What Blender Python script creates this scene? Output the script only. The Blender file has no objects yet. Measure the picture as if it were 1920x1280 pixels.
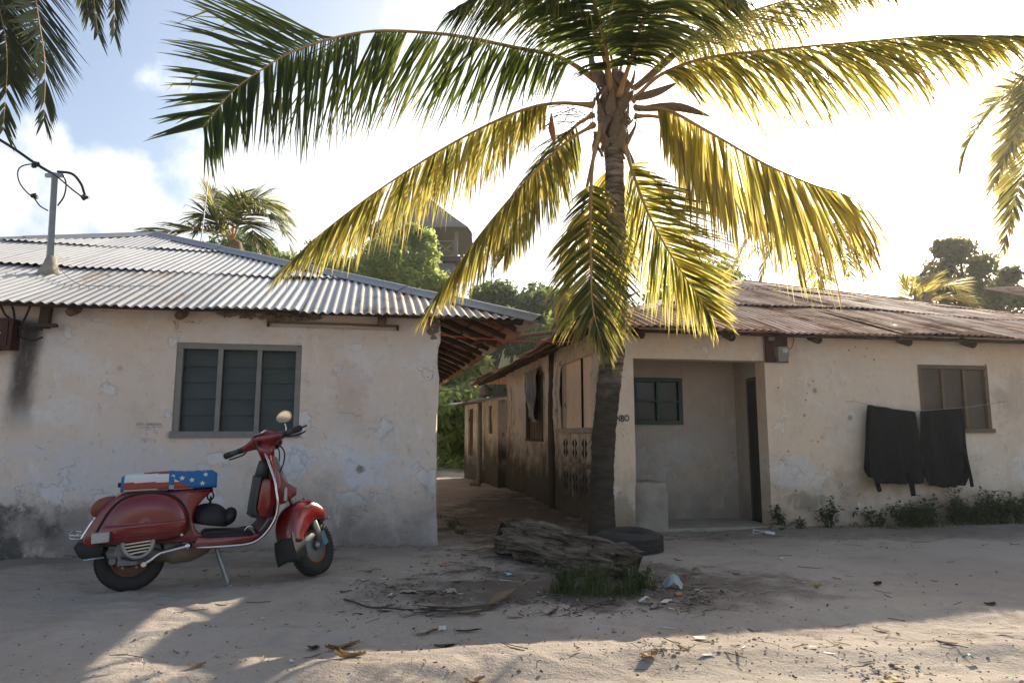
import bpy, math, random
import numpy as np
from mathutils import Vector, Matrix
random.seed(7); rng = np.random.default_rng(7)
scene = bpy.context.scene
COL = scene.collection
R = math.radians

# ------------------------------------------------------------------ camera
F = 1280.0; PITCH = math.atan(.135); H = 1.05
cd = bpy.data.cameras.new("camera"); cam = bpy.data.objects.new("camera", cd); COL.objects.link(cam)
cd.sensor_width = 36; cd.lens = F / 1920 * 36; cd.clip_start = .05; cd.clip_end = 3000
cam.location = (0, 0, H); cam.rotation_euler = (math.pi / 2 + PITCH, 0, 0)
scene.camera = cam

# ------------------------------------------------------------------ world, sun, exposure
SUN_EL, SUN_AZ = 27.35, 31.1          # azimuth clockwise from +Y
SKY_STRENGTH = .10; SUN_STRENGTH = 4.3; EXPOSURE = 1.10
sun_dir = Vector((math.cos(R(SUN_EL)) * math.sin(R(SUN_AZ)), math.cos(R(SUN_EL)) * math.cos(R(SUN_AZ)), math.sin(R(SUN_EL))))
scene.view_settings.view_transform = 'Standard'; scene.view_settings.look = 'None'
scene.view_settings.exposure = EXPOSURE; scene.view_settings.gamma = 1
scene.view_settings.use_curve_mapping = False
scene.cycles.max_bounces = 6; scene.cycles.diffuse_bounces = 3; scene.cycles.glossy_bounces = 3; scene.cycles.transmission_bounces = 4; scene.cycles.transparent_max_bounces = 6
sd = bpy.data.lights.new("sun", 'SUN'); sd.energy = SUN_STRENGTH; sd.angle = R(.53); sd.color = (1, .88, .70)
so = bpy.data.objects.new("sun", sd); COL.objects.link(so)
so.rotation_euler = sun_dir.to_track_quat('Z', 'Y').to_euler(); so.location = (12, 20, 14)

def ray(x, y):
    a = (x - 960) / F; b = (640 - y) / F
    return np.array([a, math.cos(PITCH) - b * math.sin(PITCH), math.sin(PITCH) + b * math.cos(PITCH)])
CAM = np.array([0, 0, H])
def ground_px(x, y, z=0.):
    r = ray(x, y); return CAM + r * ((z - H) / r[2])
def at(x, y, Y):
    r = ray(x, y); return CAM + r * (Y / r[1])
def onplane(x, y, P0, n):
    r = ray(x, y); return CAM + r * (np.dot(np.asarray(P0) - CAM, n) / np.dot(r, n))

world = bpy.data.worlds.new("World"); scene.world = world; world.use_nodes = True
wn = world.node_tree; wn.nodes.clear()
def wnode(t, **k):
    n = wn.nodes.new(t)
    for a, b in k.items(): setattr(n, a, b)
    return n
def wl(a, b): wn.links.new(a, b)
wout = wnode('ShaderNodeOutputWorld'); wbg = wnode('ShaderNodeBackground')
wbg.inputs['Strength'].default_value = SKY_STRENGTH
sky = wnode('ShaderNodeTexSky', sky_type='NISHITA', sun_disc=False, sun_elevation=R(SUN_EL), sun_rotation=R(SUN_AZ),
            altitude=0, air_density=1.0, dust_density=2.8, ozone_density=.9)
tc = wnode('ShaderNodeTexCoord')
def wmath(op, a, b=None, clamp=False):
    n = wnode('ShaderNodeMath', operation=op, use_clamp=clamp)
    for i, v in enumerate((a, b)):
        if v is None: continue
        if isinstance(v, (int, float)): n.inputs[i].default_value = v
        else: wl(v, n.inputs[i])
    return n.outputs[0]
def wnoise(scale, detail=9, rough=.6, seed=0., stretch=(1, 1, 1)):
    m = wnode('ShaderNodeMapping'); wl(tc.outputs['Generated'], m.inputs[0])
    m.inputs['Location'].default_value = (seed, seed * 1.7, seed * .6); m.inputs['Scale'].default_value = stretch
    n = wnode('ShaderNodeTexNoise'); n.inputs['Scale'].default_value = scale; n.inputs['Detail'].default_value = detail
    n.inputs['Roughness'].default_value = rough; wl(m.outputs[0], n.inputs['Vector']); return n.outputs['Fac']
fine = wnoise(7, 6, .58, 3.1)
broad = wnoise(2.4, 3, .5, 9.4, (1, 1, 1.6))
sepz = wnode('ShaderNodeSeparateXYZ'); wl(tc.outputs['Generated'], sepz.inputs[0])
elev = sepz.outputs['Z']
# cumulus banks: a few heaps above the roofs plus a broken field low in the whole sky
field = None
for (px, py, rad, amp) in [(95, 275, .05, .8), (190, 345, .075, 1), (120, 410, .10, 1.), (235, 410, .075, 1.), (20, 370, .10, .9), (470, 330, .10, .9),
                           (600, 330, .15, 1), (760, 330, .2, 1), (560, 430, .2, 1), (1010, 330, .28, 1), (900, 60, .16, .75)]:
    d = ray(px, py); d = d / np.linalg.norm(d)
    v = wnode('ShaderNodeVectorMath', operation='DISTANCE'); wl(tc.outputs['Generated'], v.inputs[0]); v.inputs[1].default_value = d
    b = wmath('MULTIPLY', wmath('SUBTRACT', 1.0, wmath('DIVIDE', v.outputs['Value'], rad)), amp)
    b = wmath('MAXIMUM', b, -.6)
    field = b if field is None else wmath('MAXIMUM', field, b)
lowband = wmath('SUBTRACT', .42, wmath('MULTIPLY', wmath('ABSOLUTE', wmath('SUBTRACT', elev, .12)), 3.0))
general = wmath('ADD', wmath('MULTIPLY', wmath('SUBTRACT', broad, .56), 5.0), wmath('MINIMUM', lowband, .2))
field = wmath('MAXIMUM', wmath('MULTIPLY', field, .9), wmath('MINIMUM', general, .8))
field = wmath('ADD', field, wmath('MULTIPLY', wmath('SUBTRACT', fine, .5), 2.3))
ramp = wnode('ShaderNodeMapRange', interpolation_type='SMOOTHSTEP'); wl(field, ramp.inputs['Value'])
ramp.inputs['From Min'].default_value = -.02; ramp.inputs['From Max'].default_value = .42
mask = wmath('ADD', wmath('MULTIPLY', ramp.outputs[0], .80), .06)
# clouds take the light of the sky round them, whiter, and glow forward of the sun
dt = wnode('ShaderNodeVectorMath', operation='DOT_PRODUCT'); wl(tc.outputs['Generated'], dt.inputs[0]); dt.inputs[1].default_value = sun_dir
fwd = wmath('POWER', wmath('MAXIMUM', dt.outputs['Value'], 0.0), 5.0)
cb = wmath('ADD', wmath('MULTIPLY', fwd, 9.0), 5.2)
cc = wnode('ShaderNodeVectorMath', operation='SCALE'); cc.inputs[0].default_value = (.98, 1.0, 1.02); wl(cb, cc.inputs['Scale'])
mx = wnode('ShaderNodeMix', data_type='RGBA'); wl(mask, mx.inputs[0]); wl(sky.outputs[0], mx.inputs[6]); wl(cc.outputs[0], mx.inputs[7])
wl(mx.outputs[2], wbg.inputs['Color']); wl(wbg.outputs[0], wout.inputs['Surface'])

# ------------------------------------------------------------------ helpers
def hash3(i, j, k):
    n = (i * 374761393 + j * 668265263 + k * 2147483647 + 1013904223) & 0xFFFFFFFF
    n = ((n ^ (n >> 13)) * 1274126177) & 0xFFFFFFFF
    return ((n ^ (n >> 16)) & 0xFFFF) / 65535.0
def vnoise(x, y, z=0.):
    x, y, z = np.broadcast_arrays(np.asarray(x, float), np.asarray(y, float), np.asarray(z, float))
    xi, yi, zi = (np.floor(v).astype(np.int64) for v in (x, y, z))
    fx, fy, fz = x - xi, y - yi, z - zi
    fx, fy, fz = (f * f * (3 - 2 * f) for f in (fx, fy, fz))
    r = 0
    for a in (0, 1):
        for b in (0, 1):
            for c in (0, 1):
                r = r + hash3(xi + a, yi + b, zi + c) * (fx if a else 1 - fx) * (fy if b else 1 - fy) * (fz if c else 1 - fz)
    return r * 2 - 1
def fbm(x, y, z=0., o=4):
    r = 0; a = 1.; s = 1.
    for i in range(o):
        r = r + a * vnoise(np.asarray(x) * s + 17.3 * i, np.asarray(y) * s + 5.1 * i, np.asarray(z) * s + 9.7 * i); a *= .5; s *= 2.03
    return r
def sstep(a, b, x):
    t = np.clip((np.asarray(x, float) - a) / (b - a), 0, 1); return t * t * (3 - 2 * t)

def link(name, me, parent=None):
    o = bpy.data.objects.new(name, me); COL.objects.link(o)
    if parent is not None: o.parent = parent
    return o
def tag(o, label, cat=None, group=None, kind=None):
    o['label'] = label
    if cat: o['category'] = cat
    if group: o['group'] = group
    if kind: o['kind'] = kind
    return o
def empty(name, loc=(0, 0, 0), rz=0.):
    o = bpy.data.objects.new(name, None); COL.objects.link(o); o.location = loc; o.rotation_euler = (0, 0, rz)
    o.empty_display_size = .1
    return o
def cat_rom(P, n):
    P = np.asarray(P, float)
    if len(P) < 3: return np.array([P[0] + (P[-1] - P[0]) * t for t in np.linspace(0, 1, n)])
    Q = np.vstack([2 * P[0] - P[1], P, 2 * P[-1] - P[-2]]); m = len(P) - 1; out = []
    for t in np.linspace(0, m, n):
        i = min(int(t), m - 1); f = t - i; a, b, c, d = Q[i:i + 4]
        out.append(.5 * ((2 * b) + (c - a) * f + (2 * a - 5 * b + 4 * c - d) * f * f + (3 * b - a - 3 * c + d) * f ** 3))
    return np.array(out)

class MB:
    def __init__(s): s.v = []; s.f = []; s.m = []; s.n = 0
    def add(s, V, Fc, mi=0):
        V = np.asarray(V, float).reshape(-1, 3); b = s.n; s.v.append(V); s.n += len(V)
        s.f += [tuple(b + i for i in f) for f in Fc]; s.m += ([mi] * len(Fc) if isinstance(mi, int) else list(mi))
        return s
    def box(s, c, size, M=None, mi=0, jit=0.):
        c = np.asarray(c, float); h = np.asarray(size, float) / 2
        V = np.array([[x, y, z] for x in (-1, 1) for y in (-1, 1) for z in (-1, 1)]) * h
        if jit: V = V + rng.uniform(-jit, jit, V.shape)
        if M is not None: V = V @ np.array(M.to_3x3()).T
        return s.add(V + c, [(0, 1, 3, 2), (4, 6, 7, 5), (0, 4, 5, 1), (2, 3, 7, 6), (0, 2, 6, 4), (1, 5, 7, 3)], mi)
    def bar(s, a, b, w, h, up=(0, 0, 1), mi=0):
        a = np.asarray(a, float); b = np.asarray(b, float); d = b - a; L = np.linalg.norm(d); d = d / L
        u = np.asarray(up, float); sd_ = np.cross(d, u)
        if np.linalg.norm(sd_) < 1e-4: sd_ = np.cross(d, (1, 0, 0))
        sd_ /= np.linalg.norm(sd_); u = np.cross(sd_, d)
        V = [p + sd_ * x * w / 2 + u * z * h / 2 for p in (a, b) for x, z in ((-1, -1), (1, -1), (1, 1), (-1, 1))]
        return s.add(V, [(0, 1, 2, 3)[::-1], (4, 5, 6, 7), (0, 1, 5, 4), (1, 2, 6, 5), (2, 3, 7, 6), (3, 0, 4, 7)], mi)
    def tube(s, P, r, sides=8, caps=True, mi=0, flat=1., flatdir=None):
        P = np.asarray(P, float); n = len(P); r = np.broadcast_to(np.asarray(r, float), (n,))
        T = np.gradient(P, axis=0); T /= np.linalg.norm(T, axis=1)[:, None] + 1e-9
        ref = np.array((0, 0, 1.)) if flatdir is None else np.asarray(flatdir, float)
        if abs(np.dot(T[0], ref)) > .95: ref = np.array((1., 0, 0))
        X = np.cross(T[0], ref); X /= np.linalg.norm(X); V = []
        for i in range(n):
            X = X - T[i] * np.dot(X, T[i]); X /= np.linalg.norm(X); Y = np.cross(T[i], X)
            for k in range(sides):
                a = 2 * math.pi * k / sides
                V.append(P[i] + r[i] * (math.cos(a) * X + flat * math.sin(a) * Y))
        Fc = [(i * sides + k, i * sides + (k + 1) % sides, (i + 1) * sides + (k + 1) % sides, (i + 1) * sides + k) for i in range(n - 1) for k in range(sides)]
        if caps: Fc += [tuple(range(sides))[::-1], tuple((n - 1) * sides + k for k in range(sides))]
        return s.add(V, Fc, mi)
    def loft(s, rings, caps=True, closed=True, mi=0):
        n = len(rings); k = len(rings[0]); V = np.concatenate([np.asarray(r, float) for r in rings])
        kk = k if closed else k - 1
        Fc = [(i * k + j, i * k + (j + 1) % k, (i + 1) * k + (j + 1) % k, (i + 1) * k + j) for i in range(n - 1) for j in range(kk)]
        if caps and closed: Fc += [tuple(range(k))[::-1], tuple((n - 1) * k + j for j in range(k))]
        return s.add(V, Fc, mi)
    def torus(s, c, R0, r, axis='y', n=40, m=12, flat=1., mi=0):
        V = []
        for i in range(n):
            a = 2 * math.pi * i / n
            for j in range(m):
                b = 2 * math.pi * j / m
                cb_, sb_ = math.cos(b), math.sin(b)
                # a squarer section reads as a tyre
                q = (abs(cb_) ** 3 + abs(sb_) ** 3) ** (-1 / 3)
                rr = R0 + r * cb_ * q; h = r * sb_ * q * flat
                V.append((rr * math.cos(a), h, rr * math.sin(a)) if axis == 'y' else (rr * math.cos(a), rr * math.sin(a), h))
        V = np.array(V) + np.asarray(c)
        Fc = [(i * m + j, i * m + (j + 1) % m, ((i + 1) % n) * m + (j + 1) % m, ((i + 1) % n) * m + j) for i in range(n) for j in range(m)]
        return s.add(V, Fc, mi)
    def ellipsoid(s, c, rad, n=16, m=10, mi=0, noise=0., ns=3.):
        V = []; Fc = []
        for i in range(m + 1):
            t = math.pi * i / m
            for j in range(n):
                a = 2 * math.pi * j / n
                d = np.array((math.sin(t) * math.cos(a), math.sin(t) * math.sin(a), math.cos(t)))
                V.append(d)
        V = np.array(V)
        if noise: V = V * (1 + noise * fbm(V[:, 0] * ns + c[0] * 9, V[:, 1] * ns + c[1] * 9, V[:, 2] * ns, 3))[:, None]
        V = V * np.asarray(rad) + np.asarray(c)
        Fc = [(i * n + j, (i + 1) * n + j, (i + 1) * n + (j + 1) % n, i * n + (j + 1) % n) for i in range(m) for j in range(n)]
        return s.add(V, Fc, mi)
    def verts(s): return np.concatenate(s.v) if s.v else np.zeros((0, 3))
    def mesh(s, name, mats, smooth=False, tone=None):
        me = bpy.data.meshes.new(name); V = s.verts()
        me.from_pydata(V.tolist(), [], s.f)
        for m in (mats if isinstance(mats, (list, tuple)) else [mats]): me.materials.append(m)
        me.polygons.foreach_set('material_index', np.array(s.m, dtype=np.int32))
        if smooth: me.polygons.foreach_set('use_smooth', np.ones(len(s.f), dtype=bool))
        if tone is not None:
            a = me.attributes.new('tone', 'FLOAT', 'POINT'); a.data.foreach_set('value', np.asarray(tone, dtype=np.float32))
        me.update(); return me
    def build(s, name, mats, parent=None, smooth=False, tone=None, xf=None, sharp=None):
        if xf is not None: s.v = [xf(np.concatenate(s.v))]
        me = s.mesh(name, mats, smooth, tone)
        if smooth and sharp: me.set_sharp_from_angle(angle=R(sharp))
        return link(name, me, parent)

# ------------------------------------------------------------------ materials
class NT:
    def __init__(s, name):
        s.mat = bpy.data.materials.new(name); s.mat.use_nodes = True; s.t = s.mat.node_tree
        s.bsdf = s.t.nodes['Principled BSDF']; s.out = s.t.nodes['Material Output']; s._tc = None
    def node(s, t, **k):
        n = s.t.nodes.new(t)
        for a, b in k.items(): setattr(n, a, b)
        return n
    def l(s, a, b): s.t.links.new(a, b)
    def tc(s):
        if s._tc is None: s._tc = s.node('ShaderNodeTexCoord')
        return s._tc.outputs['Object']
    def vec(s, scale=(1, 1, 1), loc=(0, 0, 0), rot=(0, 0, 0)):
        m = s.node('ShaderNodeMapping'); s.l(s.tc(), m.inputs[0])
        m.inputs['Scale'].default_value = scale; m.inputs['Location'].default_value = loc; m.inputs['Rotation'].default_value = rot
        return m.outputs[0]
    def noise(s, scale, detail=5, rough=.55, st=(1, 1, 1), loc=(0, 0, 0), dist=0.):
        n = s.node('ShaderNodeTexNoise'); s.l(s.vec(st, loc), n.inputs['Vector'])
        n.inputs['Scale'].default_value = scale; n.inputs['Detail'].default_value = detail; n.inputs['Roughness'].default_value = rough
        n.inputs['Distortion'].default_value = dist; return n.outputs['Fac']
    def voro(s, scale, feature='F1', st=(1, 1, 1), loc=(0, 0, 0)):
        n = s.node('ShaderNodeTexVoronoi', feature=feature); s.l(s.vec(st, loc), n.inputs['Vector']); n.inputs['Scale'].default_value = scale
        return n.outputs['Distance']
    def xyz(s):
        n = s.node('ShaderNodeSeparateXYZ'); s.l(s.tc(), n.inputs[0]); return n.outputs
    def m(s, op, a, b=None, c=None, clamp=False):
        n = s.node('ShaderNodeMath', operation=op, use_clamp=clamp)
        for i, v in enumerate((a, b, c)):
            if v is None: continue
            if isinstance(v, (int, float)): n.inputs[i].default_value = v
            else: s.l(v, n.inputs[i])
        return n.outputs[0]
    def rng(s, v, a, b, c=0., d=1.):
        n = s.node('ShaderNodeMapRange', interpolation_type='SMOOTHSTEP')
        s.l(v, n.inputs['Value'])
        for k, x in zip(('From Min', 'From Max', 'To Min', 'To Max'), (a, b, c, d)): n.inputs[k].default_value = x
        return n.outputs[0]
    def mix(s, fac, a, b, blend='MIX'):
        n = s.node('ShaderNodeMix', data_type='RGBA', blend_type=blend)
        for i, v in ((0, fac), (6, a), (7, b)):
            if isinstance(v, (int, float)): n.inputs[i].default_value = v
            elif isinstance(v, tuple): n.inputs[i].default_value = (*v, 1)
            else: s.l(v, n.inputs[i])
        return n.outputs[2]
    def color(s, c):
        if isinstance(c, tuple): s.bsdf.inputs['Base Color'].default_value = (*c, 1)
        else: s.l(c, s.bsdf.inputs['Base Color'])
        return s
    def rough(s, r, metal=0., spec=.5):
        if isinstance(r, (int, float)): s.bsdf.inputs['Roughness'].default_value = r
        else: s.l(r, s.bsdf.inputs['Roughness'])
        if isinstance(metal, (int, float)): s.bsdf.inputs['Metallic'].default_value = metal
        else: s.l(metal, s.bsdf.inputs['Metallic'])
        s.bsdf.inputs['Specular IOR Level'].default_value = spec; return s
    def bump(s, h, strength=.3, dist=.01):
        n = s.node('ShaderNodeBump'); n.inputs['Strength'].default_value = strength; n.inputs['Distance'].default_value = dist
        s.l(h, n.inputs['Height']); s.l(n.outputs[0], s.bsdf.inputs['Normal']); return s
    def sumh(s, *hs):
        r = hs[0]
        for h in hs[1:]: r = s.m('ADD', r, h)
        return r
    def blob(s, x, z, rx, rz, dx=0., dz=0.):
        # soft patch with its own place on a wall, in wall metres (x along, z up)
        o = s.xyz()
        a = s.m('POWER', s.m('DIVIDE', s.m('SUBTRACT', o['X'], x), rx), 2.); b = s.m('POWER', s.m('DIVIDE', s.m('SUBTRACT', o['Z'], z), rz), 2.)
        return s.m('SUBTRACT', 1., s.m('ADD', a, b))

def simple(name, c, rough=.6, metal=0., var=.25, scale=14., bump=.15, bd=.004, spec=.4, coat=0.):
    t = NT(name); n = t.noise(scale, 6)
    d = tuple(x * (1 - var) for x in c); e = tuple(min(1, x * (1 + var * .7)) for x in c)
    t.color(t.mix(n, d, e)).rough(rough, metal, spec)
    if bump: t.bump(t.noise(scale * 4, 4), bump, bd)
    if coat: t.bsdf.inputs['Coat Weight'].default_value = coat; t.bsdf.inputs['Coat Roughness'].default_value = .08
    return t.mat

def plaster(name, base, warm, pale, dirt, blobs=(), seed=0., drips=(), pits=.7):
    t = NT(name); L = (seed, seed * .7, seed * 1.3)
    c = t.mix(t.rng(t.noise(.9, 6, .6, loc=L), .38, .62), base, warm)
    c = t.mix(t.m('MULTIPLY', t.rng(t.noise(1.7, 8, .62, loc=(seed + 3, 2, 1)), .5, .68), .75), c, pale)
    # lime wash flaked off low on the wall
    o = t.xyz(); flake = t.noise(3.2, 9, .62, loc=(seed + 8, 1, 4))
    low = t.rng(o['Z'], 1.25, .2); hi = t.rng(o['Z'], .25, .55)
    fl = t.rng(t.m('ADD', flake, t.m('MULTIPLY', t.m('MULTIPLY', low, hi), .13)), .61, .64)
    c = t.mix(t.m('MULTIPLY', fl, .7), c, pale)
    # grime: blotches and rain-splash on the lower courses, ragged upper edge
    g = t.noise(2.1, 9, .65, loc=(seed + 1, 5, 7))
    sp = t.rng(t.m('ADD', t.m('MULTIPLY', t.m('SUBTRACT', g, .5), 1.7), t.m('SUBTRACT', .42, o['Z'])), -.32, .6)
    c = t.mix(t.m('MULTIPLY', sp, .85), c, dirt)
    c = t.mix(t.m('MULTIPLY', t.rng(t.noise(1.25, 8, .7, loc=(seed + 9, 3, 3)), .5, .7), .42), c, tuple(x * .66 for x in base))
    c = t.mix(t.m('MULTIPLY', t.rng(t.noise(5.5, 7, .7, loc=(seed + 5, 1, 2)), .56, .78), .5), c, tuple(x * .62 for x in warm))
    for (x, z, rx, rz, col, amt) in blobs:
        b = t.m('ADD', t.blob(x, z, rx, rz), t.m('MULTIPLY', t.m('SUBTRACT', t.noise(4.5, 8, .66, loc=(x, z, seed)), .5), 4.2))
        c = t.mix(t.m('MULTIPLY', t.rng(b, .0, .75), amt), c, col)
    for (x, z0, z1, w, col, amt) in drips:
        wob = t.m('MULTIPLY', t.m('SUBTRACT', t.noise(2.2, 4, loc=(seed, x, 1), st=(1, 1, .6)), .5), .16)
        dx = t.m('ABSOLUTE', t.m('SUBTRACT', t.m('ADD', o['X'], wob), x))
        k = t.m('MULTIPLY', t.rng(t.m('ADD', dx, t.m('MULTIPLY', t.m('SUBTRACT', t.noise(9, 6, .7, st=(1, 1, .3)), .5), .10)), w, w * .2), t.rng(t.m('ADD', o['Z'], t.m('MULTIPLY', g, .2)), z0, z0 + .5))
        k = t.m('MULTIPLY', k, t.rng(o['Z'], z1 + .08, z1 - .02))
        c = t.mix(t.m('MULTIPLY', k, amt), c, col)
    # hairline cracks and pits
    cr = t.m('ABSOLUTE', t.m('SUBTRACT', t.noise(1.1, 5, .6, loc=(seed, 3, 1)), .5)); wv = t.noise(1.6, 3, loc=(seed + 2, 2, 2))
    crk = t.m('MULTIPLY', t.rng(cr, .0028, .0006), t.rng(wv, .57, .64)); c = t.mix(t.m('MULTIPLY', crk, .55), c, (.10, .085, .07))
    pit = t.m('MULTIPLY', t.rng(t.m('ADD', t.voro(8, loc=(seed, 0, 6)), t.m('MULTIPLY', t.noise(24, 3, loc=(1, seed, 1)), .12)), .19, .13), t.rng(t.noise(1.3, 4, .6, loc=(seed + 6, 1, 1)), .46, .58))
    c = t.mix(t.m('MULTIPLY', pit, pits), c, (.10, .075, .055))
    c = t.mix(t.m('MULTIPLY', t.rng(t.noise(14, 6, .7, loc=(seed + 2, 6, 2)), .54, .72), .38), c, tuple(x * .55 for x in warm))
    sp2 = t.m('MULTIPLY', t.rng(t.voro(3.1, loc=(seed + 4, 0, 2)), .16, .07), t.rng(t.noise(2.7, 5, .6, loc=(seed, 4, 4)), .48, .6)); c = t.mix(t.m('MULTIPLY', sp2, .7), c, (.27, .17, .10))
    rub = t.m('MULTIPLY', t.rng(t.noise(7, 7, .7, st=(1, 1, .35), loc=(seed + 7, 2, 9)), .57, .7), .4); c = t.mix(rub, c, tuple(min(1, x * 1.16) for x in pale))
    scr = t.m('MULTIPLY', t.rng(t.noise(30, 3, .6, st=(1, 1, .12), loc=(seed, 1, 0)), .62, .75), .25); c = t.mix(scr, c, tuple(x * .7 for x in base))
    t.color(c).rough(.93, 0, .2)
    h = t.sumh(t.m('MULTIPLY', t.noise(3.2, 6, .6), 1.2), t.m('MULTIPLY', t.noise(22, 6, .65), .45), t.m('MULTIPLY', fl, -.35), t.m('MULTIPLY', pit, -.9 * pits), t.m('MULTIPLY', crk, -.6))
    t.bump(h, .8, .02); return t.mat

PL = plaster('plaster_pale', (.69, .595, .52), (.72, .585, .48), (.72, .70, .69), (.22, .185, .155), seed=2., pits=.22,
    blobs=[(-4.2, .15, .9, .45, (.045, .045, .04), .85), (-.65, .72, .42, .20, (.64, .66, .71), .75), (-1.35, .78, .32, .17, (.64, .66, .71), .7), (-.85, 1.45, .2, .3, (.50, .33, .24), .35),
           (-3.0, .75, 1.2, .3, (.60, .60, .63), .5), (-.72, .72, .07, .05, (.22, .19, .16), .9), (-3.2, .22, 1.2, .25, (.12, .11, .10), .5)],
    drips=[(-3.63, 1.05, 2.02, .16, (.035, .033, .03), .88)])
PR = plaster('plaster_warm', (.74, .605, .475), (.76, .585, .425), (.78, .70, .61), (.27, .205, .15), seed=11.,
    blobs=[(2.15, .62, .3, .2, (.66, .62, .6), .6), (3.1, .5, .6, .22, (.40, .27, .17), .45), (2.3, .30, .4, .12, (.2, .17, .14), .55), (.1, .2, .2, .22, (.30, .22, .15), .6), (5.2, 1.5, .3, .4, (.35, .25, .18), .3)])
PI = plaster('plaster_porch_shaded', (.37, .32, .27), (.40, .32, .25), (.40, .38, .36), (.20, .175, .155), seed=23.)  # plaster colours lowered to paint in the shade of the porch recess

def coral(name):
    t = NT(name); o = t.xyz()
    st = t.noise(10, 6, .7, st=(1, 1, .5)); big = t.noise(1.5, 6, .6)
    c = t.mix(t.rng(big, .35, .65), (.58, .50, .40), (.66, .58, .47))
    c = t.mix(t.m('MULTIPLY', t.rng(st, .55, .63), .8), c, (.17, .135, .10))
    alg = t.rng(t.m('ADD', t.m('MULTIPLY', t.m('SUBTRACT', t.noise(1.8, 8, .65, loc=(4, 4, 4)), .5), 1.5), t.m('SUBTRACT', .95, o['Z'])), -.2, .6)
    c = t.mix(t.m('MULTIPLY', alg, .93), c, (.045, .042, .028))
    stv = t.m('MULTIPLY', t.rng(t.noise(3, 5, .6, st=(1, 1, .12), loc=(1, 7, 0)), .60, .70), .6); c = t.mix(stv, c, (.10, .08, .06))
    t.color(c).rough(.95, 0, .15)
    t.bump(t.sumh(t.m('MULTIPLY', st, -1.3), t.m('MULTIPLY', t.noise(40, 5), .35), t.noise(5, 5)), .9, .03); return t.mat
CORAL = coral('coral_rag_wall')

def sheetmetal(name, a, b, rust, amount, metal=.45, rough=.5):
    t = NT(name); n = t.noise(1.4, 8, .65); fine_ = t.noise(11, 6, .65, st=(1, .18, 1))
    c = t.mix(fine_, a, b)
    r = t.rng(t.m('ADD', t.m('MULTIPLY', n, .7), t.m('MULTIPLY', t.noise(6, 8, .7, st=(1, .25, 1), loc=(3, 3, 3)), .45)), amount, amount + .16)
    c = t.mix(r, c, t.mix(t.noise(18, 6), rust, tuple(x * .55 for x in rust)))
    t.color(c).rough(t.m('ADD', t.m('MULTIPLY', r, .3), rough), t.m('MULTIPLY', t.m('SUBTRACT', 1., r), metal), .4 if metal > .1 else .12)
    t.bump(t.noise(4, 5), .12, .01); return t.mat
ROOF_GREY = sheetmetal('galvanised_sheet', (.40, .40, .39), (.58, .575, .56), (.26, .16, .10), .66, .3)
ROOF_GREY2 = sheetmetal('galvanised_sheet_dull', (.33, .325, .31), (.50, .49, .47), (.24, .15, .10), .60, .25)
ROOF_TAN = sheetmetal('galvanised_sheet_tan', (.45, .39, .33), (.55, .48, .41), (.28, .15, .08), .58, .2, .6)
ROOF_PALE = sheetmetal('rusted_sheet_pale', (.45, .31, .23), (.54, .40, .31), (.30, .15, .08), .56, 0., .78)
ROOF_RUST = sheetmetal('rusted_sheet', (.36, .20, .125), (.46, .29, .20), (.25, .11, .055), .54, 0., .75)
ROOF_RUST2 = sheetmetal('rusted_sheet_dark', (.25, .12, .075), (.34, .185, .12), (.18, .075, .04), .54, 0., .75)
CAP = sheetmetal('ridge_cap_metal', (.28, .29, .30), (.36, .37, .38), (.18, .11, .08), .68, .35, .55)

def wood(name, c, d, sc=1.):
    t = NT(name); g = t.noise(9 * sc, 8, .65, st=(1, 1, 1), dist=1.2); k = t.noise(40 * sc, 4, .6, st=(.2, .2, 1))
    t.color(t.mix(t.m('MULTIPLY', t.m('ADD', g, k), .5), c, d)).rough(.85, 0, .2); t.bump(t.sumh(g, k), .5, .006); return t.mat
WOOD_GREY = wood('weathered_wood', (.13, .125, .115), (.34, .32, .29))
WOOD_BROWN = wood('brown_wood', (.10, .065, .04), (.26, .18, .12))
WOOD_DARK = wood('dark_timber', (.035, .026, .02), (.12, .085, .06))
WOOD_GREEN = simple('green_painted_wood', (.02, .048, .038), .6, var=.4, scale=20)

def screenmat(name, c, alpha):
    t = NT(name); n = t.noise(5, 6, .6); t.color(t.mix(n, tuple(x * .6 for x in c), tuple(x * 1.35 for x in c))).rough(.75, 0, .2)
    t.bsdf.inputs['Alpha'].default_value = alpha; return t.mat
SCREEN = screenmat('insect_screen', (.085, .10, .09), .45)
SCREEN_B = screenmat('insect_screen_brown', (.16, .12, .09), .8)
GLASS_D = simple('dark_glass', (.02, .024, .024), .12, 0, .3, 4, 0)
LOUVRE = simple('louvre_glass', (.115, .125, .115), .15, 0, .3, 6, 0)
DARK = simple('painted_interior_shade', (.012, .011, .010), .95, 0, .3, 3, 0)  # near-black colour stands in for the shade inside openings
MATTE_BLACK = simple('black_plastic', (.018, .018, .019), .55, 0, .35, 30, .1, .001)
RUBBER = simple('rubber', (.034, .031, .028), .82, 0, .4, 20, .3, .003)
CHROME = simple('chrome', (.62, .62, .60), .22, 1., .12, 30, 0)
STEEL = simple('dull_steel', (.30, .30, .29), .45, .8, .3, 25, .15)
ALU = simple('engine_alloy', (.20, .195, .185), .6, .5, .45, 30, .3)
RUSTY = simple('rusty_steel', (.17, .08, .045), .8, .2, .45, 25, .3)
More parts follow.
